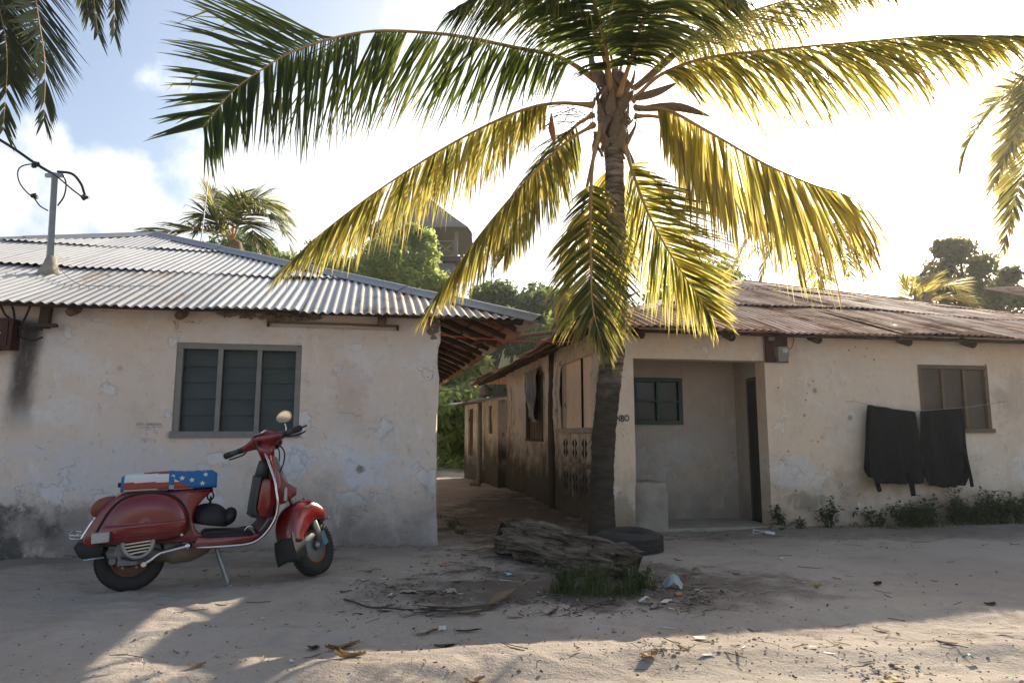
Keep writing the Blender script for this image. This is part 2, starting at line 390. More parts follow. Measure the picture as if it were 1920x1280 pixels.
def paint(name, c):
    t = NT(name); n = t.noise(6, 6); d = t.noise(55, 5, .7)
    c1 = t.mix(n, tuple(x * .82 for x in c), tuple(min(1, x * 1.15) for x in c))
    o = t.xyz(); dust = t.m('MULTIPLY', t.rng(t.m('ADD', t.m('MULTIPLY', t.noise(5, 7, .65, loc=(4, 1, 1)), .5), t.m('SUBTRACT', .38, o['Z'])),   .12, .6), .35)
    c1 = t.mix(dust, c1, (.22, .16, .11)); c1 = t.mix(t.m('MULTIPLY', t.rng(d, .7, .76), .5), c1, (.35, .25, .2))
    t.color(c1).rough(t.m('ADD', t.m('MULTIPLY', n, .16), t.m('ADD', .09, t.m('MULTIPLY', dust, .6))), 0, .5)
    t.bsdf.inputs['Coat Weight'].default_value = .5; t.bsdf.inputs['Coat Roughness'].default_value = .12
    t.bump(t.noise(5, 3), .06, .01); return t.mat
RED = paint('red_paint', (.17, .005, .008)); RED2 = paint('red_panel_paint', (.21, .009, .009))
MAROON = simple('maroon_mat', (.075, .025, .032), .6, 0, .4, 25, .2, .002)
GREYGREEN = simple('grey_plastic', (.055, .062, .058), .55, 0, .3, 20, .1, .001)
AMBER = simple('amber_lens', (.20, .055, .022), .3, 0, .3, 10, 0)
LENS = simple('white_lens', (.42, .42, .39), .25, 0, .2, 40, .2, .002)
CL_BLUE = simple('blue_vinyl', (.012, .115, .30), .55, 0, .2, 30, .25, .002)
CL_WHITE = simple('white_vinyl', (.60, .64, .62), .55, 0, .12, 20, .2, .002)
CL_RED = simple('red_vinyl', (.30, .055, .035), .55, 0, .2, 30, .2, .002)
BLUEPAINT = simple('blue_paint', (.10, .20, .25), .5, 0, .3, 20, .1)
RIMGREY = simple('rim_grey', (.17, .18, .18), .5, .3, .3, 15, .1)
RIMRED = simple('rim_red_paint', (.30, .07, .04), .5, 0, .3, 15, .1)
EXH = simple('exhaust_steel', (.20, .145, .10), .6, .4, .5, 12, .3)
CLOTH = simple('black_cloth', (.014, .014, .015), .95, 0, .4, 12, .4, .006, .1)
WIRE = simple('black_cable', (.02, .02, .02), .6, 0, .2, 10, 0)
WIRE_R = simple('red_wire', (.55, .12, .06), .6, 0, .2, 10, 0)
STRING = simple('pale_string', (.35, .3, .25), .8, 0, .2, 10, 0)
CONCRETE = simple('rough_concrete', (.34, .30, .25), .95, 0, .55, 5, .8, .02, .15)
STONE = simple('rubble_stone', (.30, .24, .19), .95, 0, .5, 8, .9, .03, .15)
METERBOARD = simple('meter_board', (.07, .022, .015), .7, 0, .4, 12, .2)
METERBODY = simple('meter_body', (.26, .25, .22), .5, 0, .3, 20, .1)
PAPER = simple('pale_paper', (.58, .56, .52), .8, 0, .2, 20, .2)
TUBELAMP = simple('tube_lamp', (.50, .45, .40), .4, 0, .2, 20, 0)
INK = simple('charcoal_ink', (.035, .03, .028), .95, 0, .3, 20, 0)
INK_FAINT = simple('faint_pencil', (.36, .32, .30), .95, 0, .3, 20, 0)
MIRROR = simple('mirror_glass', (.85, .80, .68), .04, 1., .05, 3, 0)

def leafmat(name, a, b, tr, trw=.5, rough=.45, tone=False, spec=.35):
    t = NT(name); c = t.mix(t.rng(t.noise(2.2, 3), .3, .7), a, b)
    trc = t.mix(t.rng(t.noise(2.6, 3, loc=(2, 2, 2)), .3, .7), tr, tuple(x * .6 for x in tr))
    if tone:
        at_ = t.node('ShaderNodeAttribute', attribute_name='tone'); v = at_.outputs['Fac']
        c = t.mix(t.rng(v, .25, .8), a, b); c = t.mix(t.rng(v, .82, 1.15), c, (.20, .13, .06))
        trc = t.mix(t.rng(v, .2, .75), (.13, .17, .03), tr); trc = t.mix(t.rng(v, .85, 1.2), trc, (.26, .15, .06))
    t.color(c).rough(rough, 0, spec)
    tl = t.node('ShaderNodeBsdfTranslucent'); t.l(trc, tl.inputs['Color'])
    mx_ = t.node('ShaderNodeMixShader'); mx_.inputs[0].default_value = trw
    t.l(t.bsdf.outputs[0], mx_.inputs[1]); t.l(tl.outputs[0], mx_.inputs[2]); t.l(mx_.outputs[0], t.out.inputs['Surface']); return t.mat
PALM = leafmat('palm_leaflet', (.045, .07, .018), (.19, .17, .05), (.82, .70, .20), .60, .5, True)
PALM_DK = leafmat('palm_leaflet_green', (.012, .02, .010), (.05, .055, .02), (.14, .15, .04), .25, .9, True, .06)
LEAF_A = leafmat('shrub_leaf', (.09, .13, .04), (.14, .17, .06), (.36, .46, .10), .5)
LEAF_L = leafmat('leaf_painted_sunlit', (.15, .20, .06), (.22, .25, .09), (.62, .72, .2), .6)  # leaf colours brightened to stand in for sunlight
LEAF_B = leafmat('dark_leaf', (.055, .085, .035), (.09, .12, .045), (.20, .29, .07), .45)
LEAF_C = leafmat('hazed_tree_leaf', (.09, .10, .05), (.12, .12, .06), (.36, .34, .12), .5)  # leaf colours raised a little to paint haze over the far tree
WEED = leafmat('weed_leaf', (.035, .06, .022), (.06, .085, .03), (.10, .16, .03), .35)
GRASS = leafmat('grass_blade', (.045, .07, .022), (.10, .11, .04), (.14, .19, .04), .35)
DRYLEAF = leafmat('dry_leaf', (.24, .15, .08), (.36, .25, .14), (.3, .18, .07), .25, .7)
PETIOLE = simple('palm_petiole', (.46, .27, .11), .5, 0, .3, 8, .15)
BOOT = wood('palm_leaf_base', (.09, .06, .04), (.36, .28, .20), 2.)
PINK = leafmat('pink_flower', (.55, .2, .35), (.65, .3, .45), (.5, .2, .3), .4)
THATCH = wood('thatch', (.16, .135, .11), (.34, .29, .24), 2.5)
TOWERWALL = simple('grey_tower_wall', (.20, .22, .26), .9)

def trunkmat():
    t = NT('palm_bark'); o = t.xyz()
    ringn = t.noise(5, 7, .7, st=(.9, .9, 4)); lich = t.noise(3, 7, .65, st=(1, 1, .6))
    c = t.mix(t.rng(ringn, .35, .65), (.085, .064, .048), (.36, .285, .21)); c = t.mix(t.m('MULTIPLY', t.rng(lich, .55, .72), .6), c, (.36, .31, .26))
    dk = t.rng(t.m('ADD', t.m('MULTIPLY', t.noise(2, 5, loc=(3, 1, 2)), .8), t.m('MULTIPLY', o['Z'], -.3)), -.45, .05); c = t.mix(t.m('MULTIPLY', dk, .88), c, (.034, .027, .021))
    t.color(c).rough(.95, 0, .15); t.bump(t.sumh(t.noise(30, 5), ringn), .8, .012); return t.mat
BARK = trunkmat()
TREEBARK = wood('tree_bark', (.06, .05, .04), (.18, .15, .12))
def logmat():
    t = NT('weathered_log'); m1 = t.node('ShaderNodeMapping'); m1.inputs['Rotation'].default_value = (0, 0, .72); t.l(t.tc(), m1.inputs[0]); hs_ = []
    for sc_, st_ in ((5, (.25, 2.2, 2.2)), (16, (.12, 2, 2))):
        m2 = t.node('ShaderNodeMapping'); m2.inputs['Scale'].default_value = st_; t.l(m1.outputs[0], m2.inputs[0]); n = t.node('ShaderNodeTexNoise'); n.inputs['Scale'].default_value = sc_; n.inputs['Detail'].default_value = 7; n.inputs['Roughness'].default_value = .7; t.l(m2.outputs[0], n.inputs['Vector']); hs_.append(n.outputs['Fac'])
    v = t.m('MULTIPLY', t.m('ADD', hs_[0], hs_[1]), .5); c = t.mix(t.rng(v, .38, .62), (.032, .024, .018), (.26, .205, .155)); t.color(c).rough(.95, 0, .1); t.bump(t.sumh(hs_[0], t.m('MULTIPLY', hs_[1], .7)), 1., .03); return t.mat
LOGM = logmat()

def groundmat():
    t = NT('sandy_earth'); o = t.xyz()
    c = t.mix(t.rng(t.noise(.7, 7, .6), .35, .65), (.36, .305, .255), (.44, .38, .32))
    c = t.mix(t.m('MULTIPLY', t.rng(t.noise(2.6, 8, .68, loc=(5, 2, 0)), .52, .7), .55), c, (.27, .215, .17))
    c = t.mix(t.m('MULTIPLY', t.rng(t.noise(55, 6, .7), .55, .75), .35), c, (.52, .46, .40))
    c = t.mix(t.m('MULTIPLY', t.rng(t.noise(20, 6, .75, st=(1, 1.8, 1), loc=(7, 7, 0)), .56, .7), .45), c, (.21, .17, .135))
    c = t.mix(t.m('MULTIPLY', t.rng(t.voro(38), .16, .05), t.m('MULTIPLY', t.rng(t.noise(3, 4, loc=(1, 8, 0)), .5, .62), .6)), c, (.12, .095, .075))
    # trodden organic dirt: round the log, in the lane and along the walls
    def patch(x, y, rx, ry):
        a = t.m('POWER', t.m('DIVIDE', t.m('SUBTRACT', o['X'], x), rx), 2.); b = t.m('POWER', t.m('DIVIDE', t.m('SUBTRACT', o['Y'], y), ry), 2.)
        return t.m('SUBTRACT', 1., t.m('ADD', a, b))
    pn = t.m('MULTIPLY', t.m('SUBTRACT', t.noise(3.4, 8, .68, loc=(3, 3, 1)), .5), 4.)
    for (x, y, rx, ry, am) in [(.75, 5.0, 1.4, .75, .75), (-.1, 4.75, .9, .35, .6), (.1, 9.2, 1.0, 3.4, .95), (4.0, 7.6, 4.5, .55, .5), (-3.5, 5.9, 2., .35, .4)]:
        c = t.mix(t.m('MULTIPLY', t.rng(t.m('ADD', patch(x, y, rx, ry), pn), -.5, .8), am), c, (.115, .092, .073))
    gr = t.rng(t.m('ADD', t.m('MULTIPLY', t.m('SUBTRACT', t.noise(.8, 6), .5), 8.), o['Y']), 17, 20)
    c = t.mix(gr, c, t.mix(t.noise(6, 6), (.06, .085, .03), (.14, .15, .06)))
    t.color(c).rough(.97, 0, .1)
    t.bump(t.sumh(t.m('MULTIPLY', t.noise(9, 7, .65, st=(1, 1.6, 1)), 1.), t.m('MULTIPLY', t.noise(50, 6, .62), .5), t.m('MULTIPLY', t.noise(160, 3), .3)), .75, .025); return t.mat
GROUND = groundmat()

# ------------------------------------------------------------------ ground
_fr = random.Random(5)
FEET = [(_fr.uniform(-3.2, 4.2), _fr.uniform(2.9, 5.2), _fr.uniform(-.6, .6) + _fr.choice((0, 1.5))) for _ in range(40)]
def gh(x, y):
    x = np.asarray(x, float); y = np.asarray(y, float)
    z = .014 * fbm(x * 1.1, y * 1.5, 0, 3) + .009 * fbm(x * 3.6, y * 7., 3, 3) + .0045 * fbm(x * 11, y * 19, 5, 2) + .004 * np.maximum(0, fbm(x * 8, y * 11, 8, 3) - .25)
    # wheel ruts running along the lane
    for c0, w in ((3.05, .16), (3.75, .2)):
        yy = y - (c0 + .10 * x + .05 * np.sin(x * 1.3)); z = z - .024 * np.exp(-(yy / w) ** 2) + .015 * np.exp(-((yy - .26) / .1) ** 2)
    for fx, fy, fa in FEET:
        dx_ = x - fx; dy_ = y - fy; ux = dx_ * math.cos(fa) + dy_ * math.sin(fa); uy = -dx_ * math.sin(fa) + dy_ * math.cos(fa); q = (ux / .14) ** 2 + (uy / .055) ** 2; z = z - .009 * np.exp(-q ** 2) + .005 * np.exp(-((q - 1.9) / .8) ** 2)
    near = 1 - sstep(.0, .5, np.abs(y - (6.75 + .2 * x)) - 30)
    z = z * near
    z = z + .02 * sstep(7.8, 12, y) + 6.0 * sstep(17.5, 36, y + .25 * fbm(x * .2, y * .2, 1, 2)) * sstep(75, 40, np.abs(x)) + .25 * sstep(16.5, 22, y) * fbm(x * .5, y * .5, 2, 3)
    return z
def graded(lo, hi, a, b, step, grow):
    m = list(np.arange(a, b + 1e-6, step)); s = step; v = b
    while v < hi: s *= grow; v += s; m.append(v)
    s = step; v = a; pre = []
    while v > lo: s *= grow; v -= s; pre.append(v)
    return np.array(pre[::-1] + m)
gx = graded(-900, 900, -4.6, 7.0, .027, 1.14); gy = graded(-300, 1500, 2.5, 7.6, .022, 1.09)
GX, GY = np.meshgrid(gx, gy); GZ = gh(GX, GY)
nx, ny = len(gx), len(gy)
me = bpy.data.meshes.new('ground')
ii = (np.arange(ny - 1)[:, None] * nx + np.arange(nx - 1)[None, :]).ravel()
quads = np.stack([ii, ii + 1, ii + nx + 1, ii + nx], 1)
me.from_pydata(np.stack([GX, GY, GZ], -1).reshape(-1, 3).tolist(), [], quads.tolist())
me.materials.append(GROUND); me.polygons.foreach_set('use_smooth', np.ones(len(quads), dtype=bool))
ground = link('ground', me); tag(ground, 'trodden sandy earth lane with wheel ruts', kind='structure')

# ------------------------------------------------------------------ wall pieces
def wall_grid(mb, x0, x1, z0, z1, holes=(), step=.09, amp=.007, seed=0., axis='x', reveal=.12, at_=0., mi=0, ragged=0., thick=None, inward=1):
    xs = set(np.round(np.linspace(x0, x1, max(2, int((x1 - x0) / step))), 4)); zs = set(np.round(np.linspace(z0, z1, max(2, int((z1 - z0) / step))), 4))
    for (a, b, c, d) in holes: xs |= {a, b}; zs |= {c, d}
    def clean(S, keep):
        S = sorted(S); out = []
        for v in S:
            if out and v - out[-1] < .02:
                if v in keep: out[-1] = v
                continue
            out.append(v)
        return np.array(out)
    xs = clean(xs, {v for h in holes for v in h[:2]} | {x0, x1}); zs = clean(zs, {v for h in holes for v in h[2:]} | {z0, z1})
    X, Z = np.meshgrid(xs, zs); d = amp * fbm(X * 1.3 + seed, Z * 1.3, seed, 4) + amp * .4 * fbm(X * 6 + seed, Z * 6, 2, 3)
    edge = np.minimum(sstep(0, .15, X - x0), sstep(0, .15, x1 - X)); d = d * edge
    if ragged: X = X + ragged * fbm(Z * 4 + seed, X * 4, 3, 3) * (np.abs(X - x1) < 1e-4)
    nxx = len(xs); V = np.zeros(X.shape + (3,))
    if axis == 'x': V[..., 0] = X; V[..., 1] = at_ + d; V[..., 2] = Z
    else: V[..., 0] = at_ + d; V[..., 1] = X; V[..., 2] = Z
    Fc = []
    for j in range(len(zs) - 1):
        for i in range(nxx - 1):
            cx = (xs[i] + xs[i + 1]) / 2; cz = (zs[j] + zs[j + 1]) / 2
            if any(a < cx < b and c < cz < e for a, b, c, e in holes): continue
            q = (j * nxx + i, j * nxx + i + 1, (j + 1) * nxx + i + 1, (j + 1) * nxx + i); Fc.append(q)
    mb.add(V, Fc, mi)
    for (a, b, c, e) in holes:
        r = reveal * inward
        ring = [(a, c), (b, c), (b, e), (a, e)]
        P = [(x, at_ - .001, z) if axis == 'x' else (at_ - .001, x, z) for x, z in ring] + [(x, at_ + r, z) if axis == 'x' else (at_ + r, x, z) for x, z in ring]
        mb.add(P, [(k, (k + 1) % 4, 4 + (k + 1) % 4, 4 + k) for k in range(4)], mi)

def corr_sheet(u0, u1, vlo, vhi, place, pitch=.076, amp=.0095, rows=4, lift=0., bend=0., seed=0):
    """one corrugated sheet; vlo/vhi are functions of u giving its lower and upper edge; place(u,v,h)->xyz"""
    n = max(2, int((u1 - u0) / pitch * 6)); us = np.linspace(u0, u1, n); V = []; Fc = []
    for u in us:
        a, b = vlo(u), max(vlo(u) + .002, vhi(u))
        for k in range(rows):
            v = a + (b - a) * k / (rows - 1)
            h = amp * math.sin(2 * math.pi * u / pitch) + lift * (1 - k / (rows - 1)) + bend * math.sin(u * 2.1 + v * 1.7 + seed)
            V.append(place(u, v, h))
    Fc = [(i * rows + k, (i + 1) * rows + k, (i + 1) * rows + k + 1, i * rows + k + 1) for i in range(n - 1) for k in range(rows - 1)]
    m = MB(); m.add(V, Fc); return m

def roof_face(parent, L, run, eave, slopefn, place, mats, row_len=1.75, sheet_w=.76, bend=.004, rough_edge=.04, lim=None, seed=0, pitch=.076):
    """hip face: eave length L (u from 0..L), run = horizontal depth at apex. lim(u)=max v (plan distance from eave)"""
    rr = random.Random(seed); v0 = 0.; row = 0
    while v0 < run - .05:
        v1 = min(run, v0 + row_len); u = 0. - .001 + (row % 2) * -.3
        while u < L:
            a, b = max(u, 0), min(u + sheet_w + .03, L)
            if b - a > .06 and max(lim((a + b) / 2), lim(a), lim(b)) > v0 + .03:
                dv = rr.uniform(-rough_edge, rough_edge); dl = rr.uniform(-.004, .010)
                low = (lambda u_, v0=v0, dv=dv: max(-.06, v0 - .10 + dv))
                top = (lambda u_, v1=v1, a=a, b=b: min(v1, lim(u_)))
                # keep only the columns under the hip line
                cols = [x for x in np.linspace(a, b, 40) if lim(x) > low(x) + .02]
                if len(cols) > 2:
                    sh = corr_sheet(cols[0], cols[-1], low, top, place, pitch=pitch, amp=pitch * .14, lift=.016 + dl, bend=bend, seed=rr.random() * 6)
                    pick = mats if not callable(mats) else mats((a + b) / 2, v0, rr)
                    sh.build('roof_sheet', pick if not isinstance(pick, list) else rr.choice(pick), parent, smooth=True)
            u += sheet_w
        v0 = v1; row += 1

def cap_run(parent, a, b, mat, seg=1.8, w=.15, drop=.055, name='ridge_cap', up=(0, 0, 1)):
    a = np.asarray(a, float); b = np.asarray(b, float); L = np.linalg.norm(b - a); n = max(1, round(L / seg)); d = (b - a) / L
    s = np.cross(d, up); s /= np.linalg.norm(s); u = np.cross(s, d)
    for i in range(n):
        p = a + (b - a) * i / n - d * .05; q = a + (b - a) * (i + 1) / n + d * .03
        rings = []
        off = .006 * (i % 2)
        for pt in (p, p + (q - p) * .5, q):
            wob = rng.uniform(-.006, .006)
            prof = [(-w, -drop), (-w * .55, -drop * .35), (-.03, .018), (0, .026), (.03, .018), (w * .55, -drop * .35), (w, -drop)]
            rings.append([pt + s * x + u * (z + off + wob) for x, z in prof] + [pt + s * x + u * (z + off + wob - .004) for x, z in prof[::-1]])
        m = MB(); m.loft(rings); m.build(name, mat, parent)

def text_mesh(body, size, mat, parent, M, name='writing', extrude=.0006):
    cu = bpy.data.curves.new('txt', 'FONT'); cu.body = body; cu.size = size; cu.extrude = extrude; cu.offset = .0012 * (size > .05); cu.align_x = 'LEFT'
    ob = bpy.data.objects.new('txt', cu); COL.objects.link(ob); dg = bpy.context.evaluated_depsgraph_get()
    me_ = bpy.data.meshes.new_from_object(ob.evaluated_get(dg)); bpy.data.objects.remove(ob)
    me_.transform(M); me_.materials.clear(); me_.materials.append(mat); return link(name, me_, parent)

# ------------------------------------------------------------------ left house
LB = np.array([-.7226, 6.7147, 0.]); LR = R(11.83)
lu = np.array([math.cos(LR), math.sin(LR), 0]); ln = np.array([-lu[1], lu[0], 0])
def Lpx(x, y, yl=0.):      # pixel on the plane parallel to the front wall -> local
    P = onplane(x, y, LB + ln * yl, ln); d = P - LB; return np.array([d @ lu, d @ ln, P[2]])
lh = empty('plaster_house', LB, LR)
tag(lh, 'pale plaster house with grey corrugated hip roof behind the red scooter', 'house')
XL = -8.7; DEEP = 9.2; WT = 2.24
wx0, wx1, wz0, wz1 = -2.406, -1.303, 1.016, 1.882
m = MB(); wall_grid(m, XL, 0, -.15, WT, [(wx0, wx1, wz0, wz1)], .07, .008, 1., ragged=.022, reveal=.14); m.build('front_wall', PL, lh, smooth=True, sharp=50)
m = MB(); wall_grid(m, 0, DEEP, -.15, WT, [], .07, .009, 5., axis='y'); V = m.v[0]; e0 = np.abs(V[:, 1]) < 1e-4; V[e0, 0] += .022 * fbm(V[e0, 2] * 4 + 1., 0 * V[e0, 2], 3, 3); m.build('side_wall', PL, lh, smooth=True)
m = MB(); wall_grid(m, XL, 0, -.15, WT + .1, [], .6, .0, 5., at_=DEEP); wall_grid(m, 0, DEEP, -.15, WT + .1, [], .6, 0., 5., axis='y', at_=XL); m.build('rear_walls', PL, lh)
m = MB(); m.box((XL / 2, DEEP / 2, WT - .3), (-XL - .1, DEEP - .1, .02)); m.box((-1.85, .42, 1.4), (2.2, .02, 1.6)); m.build('room_shade_panels', DARK, lh)  # black sheets stand in for the shade of the unlit rooms
# broken corner under the eave: coral rag showing
m = MB()
for k in range(16):
    a = random.random(); m.ellipsoid((-.02 - .26 * a * random.random(), -.012, 2.17 - .22 * random.random() * (1 - a * .7)), (.03, .022, .025), 7, 5, noise=.5)
m.build('exposed_stone', STONE, lh)['kind'] = 'stuff'
# window
def window(parent, x0, x1, z0, z1, y, n, wood_m, screen_m, fw=.055, mw=.04, slats=5, frame_d=.06, lean=0.):
    f = MB(); j = .003
    f.box(((x0 + x1) / 2, y, z1 - fw / 2), (x1 - x0, frame_d, fw), jit=j); f.box(((x0 + x1) / 2, y - .012, z0 + fw / 2), (x1 - x0 + .03, frame_d + .03, fw), jit=j)
    for xx in (x0 + fw / 2, x1 - fw / 2): f.box((xx, y, (z0 + z1) / 2), (fw, frame_d - .004, z1 - z0 - 2 * fw), jit=j)
    w = f.build('window', wood_m, parent)
    iw = (x1 - x0 - 2 * fw - (n - 1) * mw) / n
    for i in range(n):
        a = x0 + fw + i * (iw + mw)
        if i < n - 1:
            q = MB(); q.box((a + iw + mw / 2, y - .002, (z0 + z1) / 2), (mw, frame_d - .01, z1 - z0 - 2 * fw + .004), jit=j); q.build('mullion', wood_m, w)
        q = MB(); V = []
        gxs = np.linspace(a - .002, a + iw + .002, 7); gzs = np.linspace(z0 + fw - .002, z1 - fw + .002, 9)
        for zz in gzs:
            for xx in gxs: V.append((xx, y + .012 + .006 * math.sin(xx * 13 + zz * 7 + i * 2), zz))
        q.add(V, [(r * 7 + c, r * 7 + c + 1, (r + 1) * 7 + c + 1, (r + 1) * 7 + c) for r in range(8) for c in range(6)]); q.build('insect_screen', screen_m, w, smooth=True)
        for k in range(slats):
            zc = z0 + fw + (k + .5) * (z1 - z0 - 2 * fw) / slats
            q = MB(); q.box((a + iw / 2, y + .065, zc), (iw, .006, (z1 - z0 - 2 * fw) / slats * 1.04), Matrix.Rotation(R(-12 + random.uniform(-2, 2)), 3, 'X')); q.build('louvre_slat', LOUVRE, w)
    return w
window(lh, wx0, wx1, wz0, wz1, .035, 3, WOOD_GREY, SCREEN)
# roof
OF, OS, HE, SLOPE = .30, .889, 2.155, .405
LEN = 9.8; RUN = LEN / 2
def lroof_limit(u): return max(0., min(u, LEN - u, RUN))
def mats_front(u, v, rr):
    if u > LEN - 1.75 and v < 1: return ROOF_TAN
    return rr.choice([ROOF_GREY, ROOF_GREY, ROOF_GREY2])
def place_front(u, v, h): return (OS - LEN + u, -OF + v - h * .37, HE + SLOPE * v + h * .93)
def place_right(u, v, h): return (OS - v + h * .37, -OF + u, HE + SLOPE * v + h * .93)
def place_back(u, v, h): return (OS - u, -OF + LEN - v + h * .37, HE + SLOPE * v + h * .93)
def place_left(u, v, h): return (OS - LEN + v - h * .37, -OF + LEN - u, HE + SLOPE * v + h * .93)
roof_face(lh, LEN, RUN, HE, None, place_front, mats_front, lim=lroof_limit, seed=3, bend=.009, pitch=.082)
roof_face(lh, LEN, RUN, HE, None, place_right, [ROOF_TAN, ROOF_RUST], lim=lroof_limit, seed=4, pitch=.09)
roof_face(lh, LEN, RUN, HE, None, place_back, ROOF_GREY, lim=lroof_limit, seed=5, pitch=.09)
roof_face(lh, LEN, RUN, HE, None, place_left, ROOF_GREY, lim=lroof_limit, seed=6, pitch=.09)
apex = (OS - RUN, -OF + RUN, HE + SLOPE * RUN + .02)
for cx, cy in ((OS + .03, -OF - .03), (OS - LEN, -OF), (OS, -OF + LEN), (OS - LEN, -OF + LEN)):
    cap_run(lh, (cx, cy, HE + .03), apex, CAP, up=(0, 0, 1))
def pole(parent, a, b, r, mat, name='rafter', sides=8, bow=.01):
    P = np.array([np.asarray(a) + (np.asarray(b) - np.asarray(a)) * t for t in np.linspace(0, 1, 6)])
    P = P + rng.normal(0, bow, P.shape) * np.array([0, .5, .5, .5, .5, 0])[:, None]
    q = MB(); q.tube(P, r * (1 + .12 * np.sin(np.arange(6))), sides); return q.build(name, mat, parent, smooth=True)
for x in (-8, -6.6, -5.2, Lpx(145, 575)[0], Lpx(345, 580)[0], Lpx(512, 590)[0], Lpx(716, 595)[0]):
    ye = min(1.6, OS - x - OF - .25); pole(lh, (x, -.13, HE - .045), (x, ye, HE + SLOPE * (ye + .15) - .065), .042, WOOD_BROWN, 'rafter')
pole(lh, (OS - LEN + .25, -.2, HE + .0), (OS - .2, -.2, HE + .0), .017, WOOD_DARK, 'purlin')
for k, y in enumerate(np.arange(.15, 8.8, .55)):
    ve = min(1.39, y + OF - .12); pole(lh, (OS - .08, y, HE - .035), (OS - ve, y, HE + SLOPE * ve - .055), .03, WOOD_DARK, 'rafter')
for v in (.14, .42, .72, .98):
    pole(lh, (OS - v, -OF + v + .05, HE + SLOPE * v - .022), (OS - v, 8.9 - v, HE + SLOPE * v - .022), .016, WOOD_BROWN, 'purlin')
pole(lh, (OS - .1, -OF + .1, HE - .0), (-.9, 1.45, HE + SLOPE * 1.75 - .19), .045, WOOD_DARK, 'hip_rafter')
# ragged mud and wire along the wall head
m = MB()
for k in range(46):
    x = random.uniform(-2.1, -1.15); m.ellipsoid((x, -.02 - random.random() * .04, 2.155 + .015 * random.random() - .05 * random.random() * (1 - abs(x + 1.6))), (random.uniform(.02, .05), .03, random.uniform(.012, .028)), 7, 5, noise=.6)
m.build('mud_packing', STONE, lh)['kind'] = 'stuff'
# fluorescent tube fitting
a = Lpx(503, 606, -.03); b = Lpx(746, 614, -.03)
tl = MB(); tl.bar(a + (0, .01, .012), b + (0, .01, .012), .05, .022); tl = tl.build('tube_light', WOOD_BROWN); tl.parent = None
tl.matrix_world = lh.matrix_basis
tag(tl, 'grimy fluorescent tube light fixed under the left eave', 'lamp')
q = MB(); q.tube([a + (.02, -.012, -.012), b + (-.02, -.012, -.012)], .013, 10); q.build('tube', TUBELAMP, tl, smooth=True)
for p in (a, b):
    q = MB(); q.box(p + (0, -.008, -.006), (.018, .05, .05)); q.build('end_holder', MATTE_BLACK, tl)
q = MB(); p = Lpx(712, 606, -.03); q.tube([p + (0, 0, .01), p + (-.02, -.01, .05), p + (.01, 0, .09), p + (.005, .02, .13)], .004, 6); q.build('flex', WIRE, tl)
# pencilled number on the wall
M4 = Matrix.Translation(Vector(Lpx(255, 797, -.012))) @ Matrix.Rotation(math.pi / 2, 4, 'X')
text_mesh("0771-558AXIH", .034, INK_FAINT, lh, M4, 'pencilled_writing')
m = MB(); a_ = Lpx(258, 801, -.012); b_ = Lpx(306, 800, -.012); m.bar(a_, b_, .001, .003); m.build('pencilled_line', INK_FAINT, lh)

# electricity mast on the left roof
pb = None
def roofpt(px, py):
    n = np.array([0, -SLOPE, 1.]); n = lu * n[0] + ln * n[1] + np.array([0, 0, n[2]])
    P0 = LB + lu * 0 + ln * (-OF) + np.array([0, 0, HE]); return onplane(px, py, P0, n)
pb = roofpt(92, 512); ptop = onplane(103, 325, pb, np.array([0, 1., 0])); pd = pb[1]
mast = empty('electricity_mast', pb); tag(mast, 'grey metal electricity mast with looped cables on left roof', 'mast')
def rel(P): return np.asarray(P) - pb
m = MB(); m.tube([rel(pb) - (0, 0, .02), rel(pb) + (rel(ptop) * .5), rel(ptop)], [.042, .036, .036], 4); m.build('pole', STEEL, mast)
m = MB(); m.tube([(0, 0, -.05), (.0, 0, .03), (.005, 0, .09), (.01, 0, .18)], [.12, .095, .065, .042], 8); m.build('boot', CONCRETE, mast, smooth=True)
m = MB(); m.bar(rel(at(86, 329, pd)), rel(at(121, 329, pd)), .03, .04); m.build('cross_arm', STEEL, mast)
for k, (pts, r) in enumerate([([(62, 307), (40, 312), (33, 325), (38, 345), (52, 362), (63, 370), (75, 386), (90, 395)], .007), ([(108, 322), (135, 326), (152, 345), (158, 362), (162, 372)], .014),
              ([(118, 327), (124, 345), (120, 368), (108, 386)], .008), ([(85, 318), (105, 330), (135, 355), (155, 370)], .008)]):
    m = MB(); m.tube(cat_rom([rel(at(x, y, pd - .04 * (k - 1))) for x, y in pts], 22), r, 7); m.build('cable_loop', WIRE, mast, smooth=True)
for x, y in ((64, 370), (160, 372), (67, 309)):
    m = MB()
    for k in range(5): m.box(rel(at(x + random.uniform(-4, 4), y + random.uniform(-4, 4), pd - .02)), (.03, .03, .04), Matrix.Rotation(random.random() * 3, 3, 'X') @ Matrix.Rotation(random.random() * 3, 3, 'Y'))
    m.build('clamp', MATTE_BLACK, mast)
m = MB(); P = cat_rom([at(-420, 60, pd - .8), at(-150, 180, pd - .3), at(0, 264, pd - .1), at(66, 308, pd), at(100, 328, pd)], 24)
for dz in (0, .016): m.tube(P + np.array([0, .01 * (dz > 0), dz]), .008, 6)
tag(m.build('service_cable', WIRE, smooth=True), 'twisted black overhead cable running in from the upper left to the roof mast', 'cable')
m = MB(); m.tube(cat_rom([roofpt(92, 500) + (0, 0, .16), roofpt(110, 512) + (0, 0, .06), roofpt(140, 535) + (0, 0, .03), roofpt(180, 541) + (0, 0, .025), roofpt(300, 541) + (0, 0, .025)], 20), .0035, 5)
tag(m.build('tie_wire', STEEL), 'thin wire tied round the mast and lying on left roof', 'wire')
